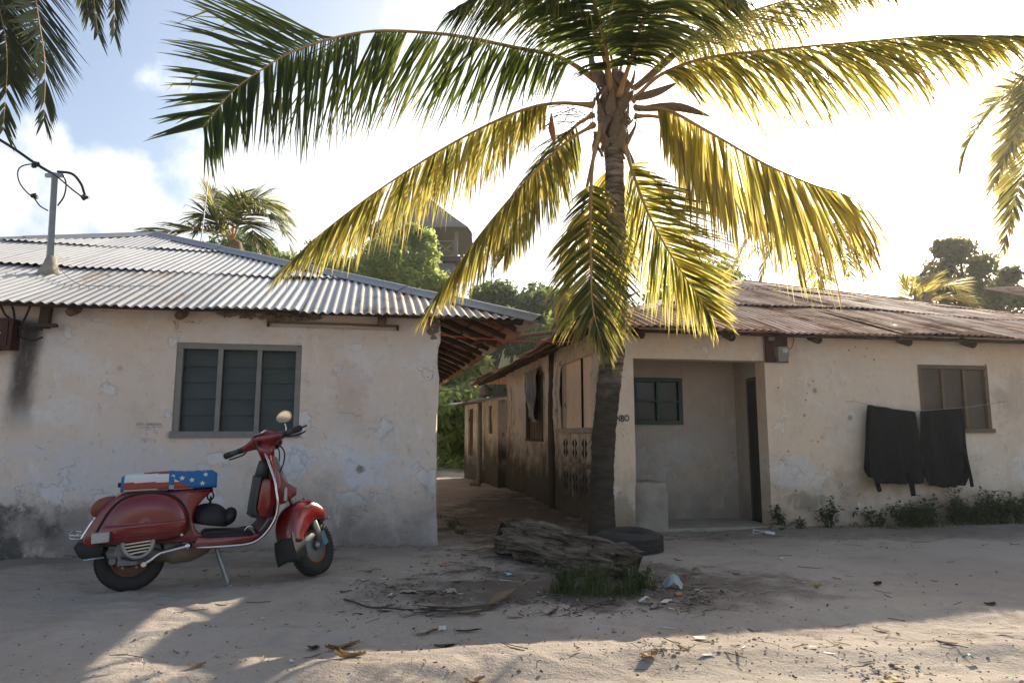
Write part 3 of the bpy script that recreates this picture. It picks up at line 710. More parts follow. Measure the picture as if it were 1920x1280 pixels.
# bracket and down-cables on the wall under the mast
br = empty('wall_bracket', (0, 0, 0)); br.location = LB; br.rotation_euler = (0, 0, LR)
tag(br, 'dark timber bracket with cables under the left eave', 'bracket')
m = MB(); a_ = Lpx(90, 566, -.06); b_ = Lpx(82, 615, -.06); m.bar(b_, a_, .075, .07, up=(0, 1, 0)); m.build('upright', WOOD_DARK, br)
m = MB(); m.bar(Lpx(63, 610, -.1), Lpx(107, 610, -.1), .05, .03); m.build('cross_piece', WOOD_DARK, br)
for pts in ([(60, 565), (50, 590), (38, 615), (40, 632), (62, 638), (80, 632)], [(0, 570), (10, 590), (22, 600), (30, 625), (10, 650), (-20, 665)], [(18, 562), (26, 585), (24, 610), (0, 600), (-30, 590)], [(30, 612), (55, 618), (80, 618)]):
    m = MB(); m.tube(cat_rom([Lpx(x, y, -.09) for x, y in pts], 18), .009, 6); m.build('down_cable', WIRE, br, smooth=True)
mbx = empty('meter_box', LB, LR); tag(mbx, 'dark red-brown meter box at the left picture edge', 'box')
m = MB(); c = (Lpx(-14, 626, -.08)); m.box(c, (.36, .15, .27), jit=.004); m.build('case', METERBOARD, mbx)
m = MB(); m.box(c + (.0, -.08, 0), (.30, .012, .21), jit=.002); m.build('door', METERBOARD, mbx)
m = MB(); m.tube([c + (.1, -.088, 0), c + (.1, -.1, 0)], .01, 8); m.build('latch', STEEL, mbx)

# ------------------------------------------------------------------ right house
RC = np.array([1.1156, 7.531, 0.]); RR = R(10.9)
ru = np.array([math.cos(RR), math.sin(RR), 0]); rn = np.array([-ru[1], ru[0], 0])
def Rpx(x, y, yl=0.):
    P = onplane(x, y, RC + rn * yl, rn); d = P - RC; return np.array([d @ ru, d @ rn, P[2]])
def Rside(x, y, xl=-.08):
    P = onplane(x, y, RC + ru * xl, ru); d = P - RC; return np.array([d @ ru, d @ rn, P[2]])
rh = empty('porch_house', RC, RR)
tag(rh, 'warm plaster house with rusty corrugated roof and open porch behind the palm', 'house')
RX1 = 10.6; RD = 7.75; SX = -.08; BY = .70
ox0, ox1, oz1 = .24, 1.842, 1.885
v0, v1_, vz0, vz1 = 3.884, 4.876, 1.06, 1.885
m = MB(); wall_grid(m, SX, RX1, -.15, 2.24, [(ox0, ox1, -.15, oz1), (v0, v1_, vz0, vz1)], .07, .010, 31., reveal=.2); m.build('front_wall', PR, rh, smooth=True, sharp=50)
bw = Rpx(1277, 709, BY); bx = Rpx(1277, 796, BY)
gx0, gx1, gz0, gz1 = bw[0] - .64, bw[0], bx[2], bw[2]
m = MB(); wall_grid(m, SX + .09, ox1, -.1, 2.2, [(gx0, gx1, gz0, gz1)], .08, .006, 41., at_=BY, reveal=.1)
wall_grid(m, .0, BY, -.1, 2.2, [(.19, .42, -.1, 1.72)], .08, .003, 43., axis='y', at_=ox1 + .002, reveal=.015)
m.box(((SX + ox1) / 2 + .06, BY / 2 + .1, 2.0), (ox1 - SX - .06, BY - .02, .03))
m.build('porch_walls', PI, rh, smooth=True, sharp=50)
m = MB(); m.box((ox1 + .48, .5, 1.), (.9, .86, 2.2)); m.box((.7, BY + .35, 1.3), (1.5, .02, 1.4)); m.box(((v1_ + v0) / 2, .5, 1.45), (1.9, .02, 1.5)); m.box((RX1 / 2, RD / 2 + .6, 2.0), (RX1 - .3, RD - 1.4, .02)); m.build('room_shade_panels', DARK, rh)  # black box and sheets added as the shade behind door and windows
m = MB(); m.box((ox1 - .001, .405, .83), (.012, .018, 1.70)); m.box((ox1 - .001, .30, 1.69), (.012, .22, .02)); m.build('door_frame', WOOD_DARK, rh)
m = MB(); m.box(((ox0 + ox1) / 2, .33, .0), (ox1 - ox0, .74, .07), jit=.006); m.build('porch_floor', CONCRETE, rh)
m = MB()
V = []; 
blk = [(.225, -.06), (.60, -.075), (.61, .30), (.225, .30)]
pa = Rpx(1195, 905, -.06)[2]
for iz, z in enumerate(np.linspace(-.1, pa, 16)):
    rg = []; top = sstep(pa - .05, pa, z)
    for a in np.linspace(0, 2 * math.pi, 44, endpoint=False):
        c_, s_ = math.cos(a), math.sin(a); q = (abs(c_) ** 4 + abs(s_) ** 4) ** (-.25) * (1 - .06 * top ** 2) * (1 + .025 * float(fbm(c_ * 2.5, s_ * 2.5, z * 5, 3)))
        rg.append((.415 + .19 * c_ * q, .115 + .19 * s_ * q, z + .012 * float(fbm(c_ * 2, s_ * 2, 7, 2)) * top))
    V.append(rg)
m.loft(V); m.build('porch_bench', CONCRETE, rh, smooth=True, sharp=40)
# green window in the porch
f = MB(); fw = .05
f.box(((gx0 + gx1) / 2, BY + .0, gz1 - fw / 2), (gx1 - gx0, .06, fw)); f.box(((gx0 + gx1) / 2, BY, gz0 + fw / 2), (gx1 - gx0, .06, fw))
for xx in (gx0 + fw / 2, gx1 - fw / 2): f.box((xx, BY, (gz0 + gz1) / 2), (fw, .056, gz1 - gz0 - 2 * fw))
gw = f.build('window', WOOD_GREEN, rh)
m = MB(); m.box(((gx0 + gx1) / 2, BY - .002, (gz0 + gz1) / 2), (.035, .04, gz1 - gz0 - 2 * fw)); m.build('mullion', WOOD_GREEN, gw)
for s_ in (-1, 1):
    xa, xb = ((gx0 + fw, (gx0 + gx1) / 2 - .0175) if s_ < 0 else ((gx0 + gx1) / 2 + .0175, gx1 - fw))
    m = MB(); m.box(((xa + xb) / 2, BY, (gz0 + gz1) / 2), (xb - xa, .036, .03)); m.build('glazing_bar', WOOD_GREEN, gw)
    for t_ in (-1, 1):
        zc = (gz0 + gz1) / 2 + t_ * ((gz1 - gz0 - 2 * fw) / 4 + .004)
        m = MB(); m.box(((xa + xb) / 2, BY + .02, zc), (xb - xa + .004, .005, (gz1 - gz0 - 2 * fw) / 2 - .02)); m.build('pane', GLASS_D, gw)
window(rh, v0, v1_, vz0, vz1, .03, 3, WOOD_BROWN, SCREEN_B, fw=.05, mw=.035)
# scrawled letters on the porch pillar
M4 = Matrix.Translation(Vector(Rpx(1155, 790, -.013))) @ Matrix.Rotation(math.pi / 2, 4, 'X') @ Matrix.Rotation(R(3), 4, 'Z') @ Matrix.Diagonal((.85, 1.15, 1, 1))
text_mesh("NBO", .085, INK, rh, M4, 'scrawled_letters')

# side wall along the lane
def side_noise(mb, s0, s1, z0, z1, holes, seed, xl=SX, amp=.032, step=.05, splay=0.):
    wall_grid(mb, s0, s1, z0, z1, holes, step, amp, seed, axis='y', at_=xl, reveal=.12)
    V = mb.v[-1 - len(holes)]; q = fbm(V[:, 1] * 9, V[:, 2] * 2.2, seed, 4); V[:, 0] += amp * .7 * q * sstep(0, .25, V[:, 1] - s0) + splay * (V[:, 1] - s0)
pn0, pn1 = .50, 1.84
pz0 = Rside(1090, 803)[2]; pz1 = Rside(1095, 683)[2] + .1
sw = Rside(1018, 700); sx = Rside(988, 826)
s0_, s1_ = sw[1], sx[1]; sz0, sz1 = sx[2], 1.98
m = MB(); side_noise(m, 0, 6.1, -.15, 2.35, [(pn0, pn1, pz0, pz1), (s0_, s1_, sz0, sz1)], 51.); m.build('lane_wall', CORAL, rh, smooth=True, sharp=60)
m = MB(); wall_grid(m, pn0 - .12, pn1 + .4, pz0 - .12, pz1 + .12, [], .08, .004, 55., axis='y', at_=SX + .055); m.build('blocked_opening', PR, rh, smooth=True)
m = MB(); m.box((SX - .025, (pn0 + pn1) / 2, pz0 - .02), (.14, pn1 - pn0 + .08, .05), jit=.006); m.build('ledge', CONCRETE, rh)
for k in range(3):
    for r_ in range(2):
        yc = pn0 + .22 + k * .42; zc = pz0 - .24 - r_ * .42
        blkb = MB(); blkb.box((SX - .012, yc, zc), (.05, .34, .36), jit=.004); vb = blkb.build('vent_block', CORAL, rh)
        for sgn in (-1, 1):
            q = MB(); P = [(SX - .0395, yc + sgn * .02, zc - .13), (SX - .0395, yc + sgn * .12, zc - .06), (SX - .0395, yc + sgn * .05, zc), (SX - .0395, yc + sgn * .12, zc + .06), (SX - .0395, yc + sgn * .02, zc + .13)]
            q.add(P, [(0, 1, 2), (2, 3, 4), (0, 2, 4)]); q.build('painted_slot_shade', DARK, vb)  # flat black shapes on the block face, painting the shade of slots
pole(rh, (SX - .05, 2.25, .0), (SX - .04, 2.3, 2.3), .045, WOOD_DARK, 'wall_post', bow=.012)
f = MB(); f.box((SX + .02, (s0_ + s1_) / 2, sz0 + .02), (.1, s1_ - s0_, .04)); f.box((SX + .02, s0_ + .03, (sz0 + sz1) / 2), (.08, .05, sz1 - sz0)); f.box((SX + .02, s1_ - .03, (sz0 + sz1) / 2), (.08, .05, sz1 - sz0)); f.box((SX + .02, (s0_ + s1_) / 2, sz1 - .02), (.1, s1_ - s0_, .04))
lw = f.build('window', WOOD_DARK, rh)
for k in range(6):
    y_ = s0_ + .12 + k * (s1_ - s0_ - .24) / 5; q = MB(); q.box((SX + .05, y_, (sz0 + sz1) / 2), (.02, .1, sz1 - sz0 - .06)); q.build('shutter_board', WOOD_BROWN, lw)
q = MB(); q.box((SX + .1, (s0_ + s1_) / 2, (sz0 + sz1) / 2), (.01, s1_ - s0_, sz1 - sz0)); q.build('gap_shade_panel', DARK, lw)  # black sheet painting the shade behind the shutter boards
# plastic sheet hung over that window
ps = MB(); V = []
for i in range(15):
    t = i / 14
    for j in range(13):
        s = j / 12; y_ = s0_ + .1 + (s1_ - s0_ - .15) * (s * (.55 + .45 * (1 - t)) + .1 * t); z_ = 2.06 - t * .78 - .05 * math.sin(s * 5) * t
        V.append((SX - .06 - .035 * math.sin(s * 17 + t * 2) - .015 * math.sin(t * 9 + s * 4), y_, z_))
ps.add(V, [(r * 13 + c, r * 13 + c + 1, (r + 1) * 13 + c + 1, (r + 1) * 13 + c) for r in range(14) for c in range(12)])
PLASTIC = simple('grey_plastic_sheet', (.17, .16, .15), .35, 0, .4, 9, .3, .01)
pso = ps.build('plastic_sheet', PLASTIC, smooth=True); pso.matrix_world = rh.matrix_basis
tag(pso, 'crumpled grey plastic sheet hanging over the lane window of the porch house', 'sheet')
# lean-to at the far end of the lane wall
lt = empty('lean_to_shed', RC, RR); tag(lt, 'small mud-walled lean-to at the far end of the lane', 'shed')
LX = -.22
m = MB(); wall_grid(m, 6.12, 9.35, -.15, 1.72, [(6.62, 6.95, 1.05, 1.62), (8.45, 8.95, .55, 1.62)], .09, .02, 61., axis='y', at_=LX, reveal=.1)
for V in m.v: V[:, 0] -= .085 * (V[:, 1] - 6.12)
wall_grid(m, LX - .28, .3, -.15, 1.72, [], .1, .01, 63., at_=9.36); wall_grid(m, LX - .02, SX + .02, -.15, 1.72, [], .1, .004, 64., at_=6.11)
m.build('wall', CORAL, lt, smooth=True, sharp=60)
for (ya, yb, za, zb, nm) in ((6.62, 6.95, 1.05, 1.62, 'window'), (8.45, 8.95, .55, 1.62, 'shutter')):
    xx = LX - .085 * ((ya + yb) / 2 - 6.12); q = MB(); q.box((xx + .07, (ya + yb) / 2, (za + zb) / 2), (.03, yb - ya, zb - za)); w_ = q.build(nm, DARK if nm == 'window' else WOOD_BROWN, lt)  # the window is a black panel painting the shade inside
    for k in range(3):
        q = MB(); q.box((xx + .02, ya + (k + .5) * (yb - ya) / 3, (za + zb) / 2), (.03, .035, zb - za)); q.build('slat', WOOD_BROWN, w_)
pole(lt, (LX - .2, 7.35, 0), (LX - .2, 7.35, 1.75), .05, WOOD_GREY, 'post')
for k, (ya, yb) in enumerate(((6.0, 7.2), (7.15, 8.4), (8.3, 9.6))):
    sh = corr_sheet(ya, yb, lambda u: 0., lambda u: .75, lambda u, v, h: (LX - .42 - .07 * (u - 6.1) + v, u, 1.70 + .10 * v + h + .02 * k), amp=.018, pitch=.12, rows=3, bend=.02)
    sh.build('roof_sheet', ROOF_GREY if k != 1 else ROOF_RUST2, lt, smooth=True)
st = MB(); st.ellipsoid((LX - .2, 6.55, 1.90), (.13, .13, .12), 10, 8, noise=.35); so_ = st.build('roof_stone', STONE, smooth=True); so_.matrix_world = rh.matrix_basis
tag(so_, 'pale stone weighing down the lean-to roof', 'stone')

# roof of the porch house
ROF, ROS, RHE = .38, .48, 2.175
RRUN = 4.3; RAP = 3.77
def ridge_z(u): return RAP - .068 * max(0., u - RRUN)          # the ridge sags to the right
RLEN = 11.6
def rlim(u): return max(0., min(u, RRUN))
def rz(u, v): return RHE + (ridge_z(u) - RHE) * v / RRUN + .012 * math.sin(u * 1.7) * (1 - v / RRUN)
def rplace_f(u, v, h): return (-ROS + u, -ROF + v - h * .35, rz(u, v) + h * .93)
def rplace_l(u, v, h):
    sag = .05 * math.sin(u * .9 + 1) * (1 - v / RRUN); return (-ROS + v - h * .35, -ROF + (8.6 - u), RHE + (RAP - RHE) * v / RRUN + h * .93 + sag * .6 - .06 * sstep(6.5, 8.6, 8.6 - u))
def rplace_b(u, v, h): return (-ROS + RLEN - u, -ROF + 8.6 - v + h * .35, rz(RLEN - u, v) + h * .93)
roof_face(rh, RLEN, RRUN, RHE, None, rplace_f, lambda u, v, rr: rr.choice([ROOF_RUST, ROOF_RUST, ROOF_RUST2, ROOF_RUST, ROOF_PALE, ROOF_PALE]), lim=rlim, seed=13, bend=.008, pitch=.088)
roof_face(rh, 8.6, RRUN, RHE, None, rplace_l, [ROOF_RUST2, ROOF_RUST], lim=lambda u: max(0, min(u, 8.6 - u, RRUN)), seed=14, bend=.022, rough_edge=.09)
roof_face(rh, RLEN, RRUN, RHE, None, rplace_b, ROOF_RUST, lim=lambda u: max(0., min(RLEN - u, RRUN)), seed=15)
ra = (-ROS + RRUN, -ROF + RRUN, RAP + .02)
cap_run(rh, (-ROS, -ROF, RHE + .02), ra, ROOF_RUST, w=.12); cap_run(rh, ra, (-ROS + RLEN, -ROF + RRUN, ridge_z(RLEN) + .02), ROOF_RUST2, w=.14); cap_run(rh, (-ROS, -ROF + 8.6, RHE + .02), ra, ROOF_RUST, w=.12)
for px, py in ((1203, 628), (1371, 628), (1532, 630), (1700, 632), (1820, 640)):
    x = Rpx(px, py, -.1)[0]; pole(rh, (x - .03, -.17, RHE - .055), (x, 1.4, RHE + .52), .045, WOOD_DARK, 'rafter')
pole(rh, (.0, -.2, RHE - .012), (10.2, -.2, RHE - .012), .018, WOOD_DARK, 'purlin')
for y in np.arange(.3, 8.0, .62):
    ve = min(1.38, y + ROF - .12); pole(rh, (-ROS + .08, y, RHE - .05), (-ROS + ve, y, RHE + .37 * ve - .07), .035, WOOD_DARK, 'rafter')
for v in (.12, .35):
    pole(rh, (-ROS + v, -.1, RHE + .37 * v - .03), (-ROS + v, 7.9, RHE + .37 * v - .04), .022, WOOD_BROWN, 'purlin', bow=.02)
# torn bent sheet at the lane corner of the roof
for k in range(3):
    sh = corr_sheet(0, .8, lambda u: 0., lambda u: .95, lambda u, v, h, k=k: (-ROS - .16 + .1 * k + v * .9, -.35 + u * .9 + k * .62, RHE + .04 + .36 * v + h + .07 * math.sin(u * 4 + k * 2) * (1 - v)), rows=5, bend=.02)
    sh.build('bent_sheet', [ROOF_TAN, ROOF_RUST, ROOF_RUST2][k], rh, smooth=True)
pole(rh, (-ROS - .95, 1.3, RHE + .0), (-.1, -.1, RHE + .06), .02, WOOD_BROWN, 'loose_batten')
# meter board on the porch house
mtr = empty('electric_meter', RC, RR); tag(mtr, 'electric meter on a dark red board above the porch corner', 'meter')
a_ = Rpx(1433, 626, -.02); b_ = Rpx(1477, 680, -.02)
m = MB(); m.box(((a_[0] + b_[0]) / 2, -.022, (a_[2] + b_[2]) / 2), (b_[0] - a_[0], .025, a_[2] - b_[2])); m.build('board', METERBOARD, mtr)
c = Rpx(1465, 660, -.06); m = MB(); m.box(c, (.14, .09, .12), jit=.004); mb_ = m.build('meter', METERBODY, mtr)
m = MB(); m.box(c + (0.02, -.047, .015), (.06, .006, .05)); m.build('dial', PAPER, mb_)
m = MB(); m.box(c + (0, 0, -.085), (.11, .06, .05), jit=.004); m.build('terminal_cover', METERBODY, mtr)
c2 = Rpx(1445, 632, -.045); m = MB(); m.box(c2, (.075, .05, .085), jit=.003); m.build('fuse_box', METERBODY, mtr)
m = MB(); m.tube(cat_rom([c + (.07, 0, .02), c + (.13, -.01, .06), c + (.17, 0, .17), c + (.165, .03, .25)], 14), .004, 6); m.build('lead', WIRE, mtr)
m = MB(); m.tube(cat_rom([Rpx(1740, 632, -.25), Rpx(1790, 640, -.2), Rpx(1850, 642, -.2), Rpx(1990, 636, -.25)], 16), .006, 6)
w_ = m.build('slack_cable', WIRE); w_.matrix_world = rh.matrix_basis; tag(w_, 'slack black cable under the eave above the brown window', 'cable')
# red wire over the lane
m = MB(); A = LB + ln * .6 + lu * 0. + np.array([0, 0, 1.95]); B = onplane(1118, 640, RC + ru * -.2, ru)
A = onplane(822, 628, LB, ln) + np.array([.01, 0, 0])
m.tube(cat_rom([A, (A + B) / 2 - (0, 0, .03), B], 14), .006, 6); tag(m.build('lane_wire', WIRE_R), 'red wire strung across the lane between the two houses', 'wire')

# neighbouring rusty roof at the right edge
nb = empty('neighbour_shed', (11.9, 13.2, 0), R(4)); tag(nb, 'brown rusty roofed building at the right edge behind the porch house', 'building')
nr = at(1862, 583, 14.2); 
m = MB(); m.box((1.3, .2, 1.5), (5., 4., 3.1)); m.build('wall', PR, nb)
for k in range(6):
    sh = corr_sheet(k * .76, k * .76 + .79, lambda u: 0., lambda u: 2.6, lambda u, v, h: (-2.35 + u, -2.1 + v, 3.02 + .36 * v + h + .05 * math.sin(u * 2)), rows=4); sh.build('roof_sheet', [ROOF_RUST2, ROOF_RUST][k % 2], nb, smooth=True)

# ------------------------------------------------------------------ scooter
SR = np.array([-2.584, 4.778, 0.]); SH = R(26.98)
SR[2] = float(gh(SR[0], SR[1]))
sc = empty('motor_scooter', SR, SH); tag(sc, 'red vintage motor scooter with stars-and-stripes seat parked by the pale wall', 'scooter')
shd = np.array([math.cos(SH), math.sin(SH), 0]); srt = np.array([math.sin(SH), -math.cos(SH), 0])
def Spx(zx, zy, off=0., s=3.282, ox=100, oy=740):
    P = onplane(ox + zx / s, oy + zy / s, SR + off * srt, srt); return np.array([(P - SR) @ shd, -off, P[2] - SR[2]])
def offset_poly(P, d):
    P = np.asarray(P, float); n = len(P); out = []
    area = .5 * sum(P[i][0] * P[(i + 1) % n][1] - P[(i + 1) % n][0] * P[i][1] for i in range(n)); sg = 1 if area > 0 else -1
    for i in range(n):
        a, b, c = P[i - 1], P[i], P[(i + 1) % n]
        e1 = (b - a) / (np.linalg.norm(b - a) + 1e-9); e2 = (c - b) / (np.linalg.norm(c - b) + 1e-9)
        n1 = np.array([-e1[1], e1[0]]) * sg; n2 = np.array([-e2[1], e2[0]]) * sg; nn = n1 + n2; L = np.linalg.norm(nn)
        out.append(b + d * (nn / L if L > .2 else n1))
    return np.array(out)
def smooth_closed(P, n):
    P = np.asarray(P, float); k = len(P); out = []
    for t in np.linspace(0, k, n, endpoint=False):
        i = int(t); f = t - i; a, b, c, d = P[(i - 1) % k], P[i % k], P[(i + 1) % k], P[(i + 2) % k]
        out.append(.5 * ((2 * b) + (c - a) * f + (2 * a - 5 * b + 4 * c - d) * f * f + (3 * b - a - 3 * c + d) * f ** 3))
    return np.array(out)
def slab(mb, poly, y0, y1, bev=.012, mi=0):
    """closed solid from a side outline between y0 and y1, rounded rim"""
    s = 1 if y1 > y0 else -1; rings = []
    for d, y in ((bev, y0), (bev * .3, y0 + s * bev * .3), (0, y0 + s * bev), (0, y1 - s * bev), (bev * .3, y1 - s * bev * .3), (bev, y1)):
        rings.append([(x, y, z) for x, z in offset_poly(poly, d)])
    mb.loft(rings, mi=mi)
def dome(mb, poly, y0, depth, levels=9, power=2.3, fn=None, mi=0):
    c = poly.mean(0); rings = []
    for k in range(levels):
        t = k / (levels - 1); s = math.cos(t * math.pi / 2) if k < levels - 1 else .03
        q = c + (poly - c) * (s ** (2 / power)); h = y0 + depth * math.sin(t * math.pi / 2) ** (2 / power)
        rings.append([(x, h, z) for x, z in q])
    mb.loft(rings, mi=mi)
def fold(V, f):
    V = V.copy(); return f(V)

# rear body shell
body = smooth_closed([(-.275, .335), (-.215, .50), (-.125, .61), (-.05, .65), (.22, .655), (.44, .662), (.485, .655), (.43, .60), (.382, .535), (.366, .46), (.39, .385), (.45, .335), (.43, .295), (.30, .31), (-.05, .315)], 70)
m = MB(); slab(m, body, -.135, .135, .016); m.build('rear_body', RED, sc, smooth=True)
# cowls
cow = smooth_closed([(-.20, .40), (-.13, .545), (-.05, .62), (.06, .648), (.19, .638), (.285, .575), (.332, .47), (.325, .385), (.25, .345), (.08, .332), (-.08, .325), (-.20, .345)], 140)
for s_, nm in ((-1, 'engine_cowl'), (1, 'side_cowl')):
    m = MB(); dome(m, cow, s_ * .125, s_ * .09, 30, 3.2)
    V = np.concatenate(m.v); line = .455 + .05 * (V[:, 0]); lower = .385 + .07 * V[:, 0]
    V[:, 1] += s_ * (.006 * sstep(line + .006, line - .008, V[:, 2]) - .010 * sstep(lower + .004, lower - .01, V[:, 2])); m.v = [V]
    cw = m.build(nm, RED, sc, smooth=True)
    for z0, k_, xa, xb in ((.455, .05, -.15, .31), (.385, .07, -.17, .30)):
        P = []
        for x in np.linspace(xa, xb, 24):
            z = z0 + k_ * x; i_ = np.argsort((V[:, 0] - x) ** 2 + (V[:, 2] - z) ** 2)[:6]; P.append((x, float(np.mean(V[i_, 1])) + s_ * .0005, z))
        P = np.array(P); P[:, 1] = np.convolve(np.pad(P[:, 1], 2, mode='edge'), np.ones(5) / 5, 'valid'); q = MB(); q.tube(P, .0035, 6); q.build('pressed_crease', RED, cw, smooth=True)
    q = MB(); q.tube([(.30, s_ * .165, .37), (.30, s_ * .19, .37)], .009, 10); q.build('cowl_catch', CHROME, cw)
    q = MB(); rim = offset_poly(cow, -.006); q.tube(np.array([(x, s_ * .133, z) for x, z in list(rim) + [rim[0]]]), .008, 6, caps=False); q.build('rubber_seal', RUBBER, cw, smooth=True)
    pi = Spx(292, 875, .19); q = MB(); q.box((pi[0], s_ * .19, pi[2]), (.10, .06, .062), Matrix.Rotation(R(-4), 3, 'Y'), jit=.002); ind = q.build('indicator', LENS, cw)
    q = MB(); q.box((pi[0] + .056, s_ * .19, pi[2]), (.014, .066, .07)); q.build('bezel', MATTE_BLACK, ind)
# seat
sx0, sx1 = -.085, .507
m = MB(); rings = []; NR = 120; KP = 56; fm = []
def seat_ring(x):
    t = (x - sx0) / (sx1 - sx0); zb = .655 + .012 * t; zt = .782 - .008 * math.cos(t * 6.3) + .018 * sstep(.55, 1., t) - .006; w = .135 - .012 * sstep(.75, 1, t)
    e = min(t, 1 - t); k = sstep(0, .05, e); zt = zb + (zt - zb) * (.86 + .14 * k); w = w * (.90 + .10 * k)
    R_ = []
    for i in range(KP):
        a = 2 * math.pi * (i + .5) / KP; c_, s_ = math.cos(a), math.sin(a); q = (abs(c_) ** 6 + abs(s_) ** 6) ** (-1 / 6)
        y = w * c_ * q; z = (zb + zt) / 2 + (zt - zb) / 2 * s_ * q
        y *= 1 - .06 * ((z - zb) / (zt - zb)); R_.append((x, y, z))
    return R_
xs = np.linspace(sx0, sx1, NR); rings = [seat_ring(x) for x in xs]; m.loft(rings, caps=True)
V = np.concatenate(m.v); fm = []
for f in m.f:
    c = V[list(f)].mean(0); t = (c[2] - .655) / .125
    if len(f) > 4: fm.append(0); continue
    if c[0] < sx0 + .022: fm.append(0)
    elif c[0] > .205 and (c[0] > .235 + .22 * (.66 - t) or t > .66): fm.append(0)
    else: fm.append(2 if t > .955 else (1 if t > .52 else (2 if t > .15 else 1)))
m.m = fm; seat = m.build('seat', [CL_BLUE, CL_WHITE, CL_RED], sc, smooth=True, sharp=60)
m = MB()
st_r = []
for x in (.200, .207, .228, .235):
    g_ = np.array(seat_ring(x)); c_ = g_.mean(0); d_ = g_ - c_; L_ = np.linalg.norm(d_, axis=1)[:, None]; st_r.append(g_ + d_ / L_ * (.004 if x in (.207, .228) else .0005))
m.loft(st_r, caps=False); m.build('strap', CL_BLUE, seat, smooth=True)
m = MB(); m.box((.218, -.142, .685), (.03, .006, .028)); m.build('buckle', STEEL, seat)
def star(c, r, n, u, v, rot=0.):
    P = []
    for k in range(10):
        a = math.pi / 2 + rot + k * math.pi / 5; q = r if k % 2 == 0 else r * .42; P.append(c + u * q * math.cos(a) + v * q * math.sin(a))
    s = MB(); T = [p + n * .0012 for p in P]; s.add(P + T + [c + n * .0016], [(k, (k + 1) % 10, 10 + (k + 1) % 10, 10 + k) for k in range(10)] + [(10 + k, 10 + (k + 1) % 10, 20) for k in range(10)]); return s
def seat_side(x, z):
    g_ = np.array(seat_ring(x)); g_ = g_[g_[:, 1] < 0]; i = np.argsort(np.abs(g_[:, 2] - z))[:2]; a, b = g_[i[0]], g_[i[1]]
    w_ = 0 if abs(b[2] - a[2]) < 1e-6 else (z - a[2]) / (b[2] - a[2]); return a[1] + (b[1] - a[1]) * np.clip(w_, 0, 1)
for (zx, zy, r) in ((738, 500, .016), (793, 511, .020), (853, 523, .020), (918, 543, .020), (938, 489, .019)):
    p = Spx(zx, zy, .132); 
    for s_ in (1, -1):
        y = seat_side(p[0], p[2]); pp = np.array([p[0], s_ * (y - .0025), p[2]])
        star(pp, r, np.array([0, -s_ * 1., 0]), np.array([1., 0, 0]), np.array([0, 0, 1.]), .1).build('star', CL_WHITE, seat)
for x, y in ((.30, -.05), (.36, .03), (.42, -.06), (.46, .05), (.30, .08), (.38, .1), (.41, -.005), (.345, -.09)):
    zt = max(p[2] for p in seat_ring(x)); star(np.array([x, y, zt + .0005]), .02, np.array([0, 0, 1.]), np.array([1., 0, 0]), np.array([0, 1., 0]), .4).build('star', CL_WHITE, seat)
m = MB(); m.box((sx0 - .012, 0, .70), (.02, .06, .03), jit=.002); m.build('seat_lock', MATTE_BLACK, sc)
# tail
tlp = smooth_closed([Spx(385, 628)[[0, 2]], Spx(290, 638)[[0, 2]], Spx(235, 690)[[0, 2]], Spx(245, 742)[[0, 2]], (-.185, .515)], 26)
m = MB(); slab(m, tlp, -.055, .055, .012); m.build('tail_light', AMBER, sc, smooth=True, sharp=45)
for s_ in (-1, 1):
    m = MB(); m.tube(cat_rom([Spx(zx, zy, .1) * np.array((1, -s_, 1)) for zx, zy in ((252, 765), (205, 835), (168, 893))], 10), .011, 8); m.build('rear_rail', CHROME, sc, smooth=True)
m = MB()
for zz in (868, 888):
    p = Spx(165, zz, .1); q = Spx(106, zz - 4, .1); m.tube(cat_rom([p, q, (q[0] - .012, 0, q[2]), (q[0], -q[1], q[2]), (p[0], -p[1], p[2])], 22), .006, 7)
m.build('rear_bumper', CHROME, sc, smooth=True)
m = MB(); fl_ = smooth_closed([(-.315, .335), (-.30, .27), (-.265, .243), (-.175, .248), (-.165, .33)], 20); slab(m, fl_, -.12, .12, .01); m.build('tail_flap', MATTE_BLACK, sc, smooth=True, sharp=50)
m = MB(); m.tube([(-.262, -.12, .236), (-.2, -.125, .243), (-.15, -.125, .247)], .006, 6); m.build('flap_trim', CHROME, sc)
# rear wheel
rw = MB(); rw.torus((0, 0, .212), .163, .047, n=48, m=14); wheel_r = rw.build('rear_wheel', RUBBER, sc, smooth=True)
m = MB(); m.torus((0, 0, .212), .112, .014, n=36, m=8, flat=2.2); m.build('rim', RUSTY, wheel_r, smooth=True)
m = MB(); m.tube([(0, -.02, .212), (0, .02, .212)], [.105, .105], 28); m.tube([(0, -.06, .212), (0, -.02, .212)], [.045, .06], 20); m.build('hub', RUSTY, wheel_r)
for k in range(5):
    a = k * 2 * math.pi / 5 + .3; m = MB(); m.tube([(.07 * math.cos(a), -.035, .212 + .07 * math.sin(a)), (.07 * math.cos(a), -.02, .212 + .07 * math.sin(a))], .009, 6); m.build('wheel_nut', STEEL, wheel_r)
tr = MB()
for k in range(48):
    a = 2 * math.pi * k / 48
    for s_ in (-1, 1): tr.box((.2085 * math.cos(a + .05 * s_), s_ * .02, .212 + .2085 * math.sin(a + .05 * s_)), (.008, .03, .018), Matrix.Rotation(-a, 3, 'Y') @ Matrix.Rotation(s_ * .5, 3, 'X'))
tr.build('tread', RUBBER, wheel_r)
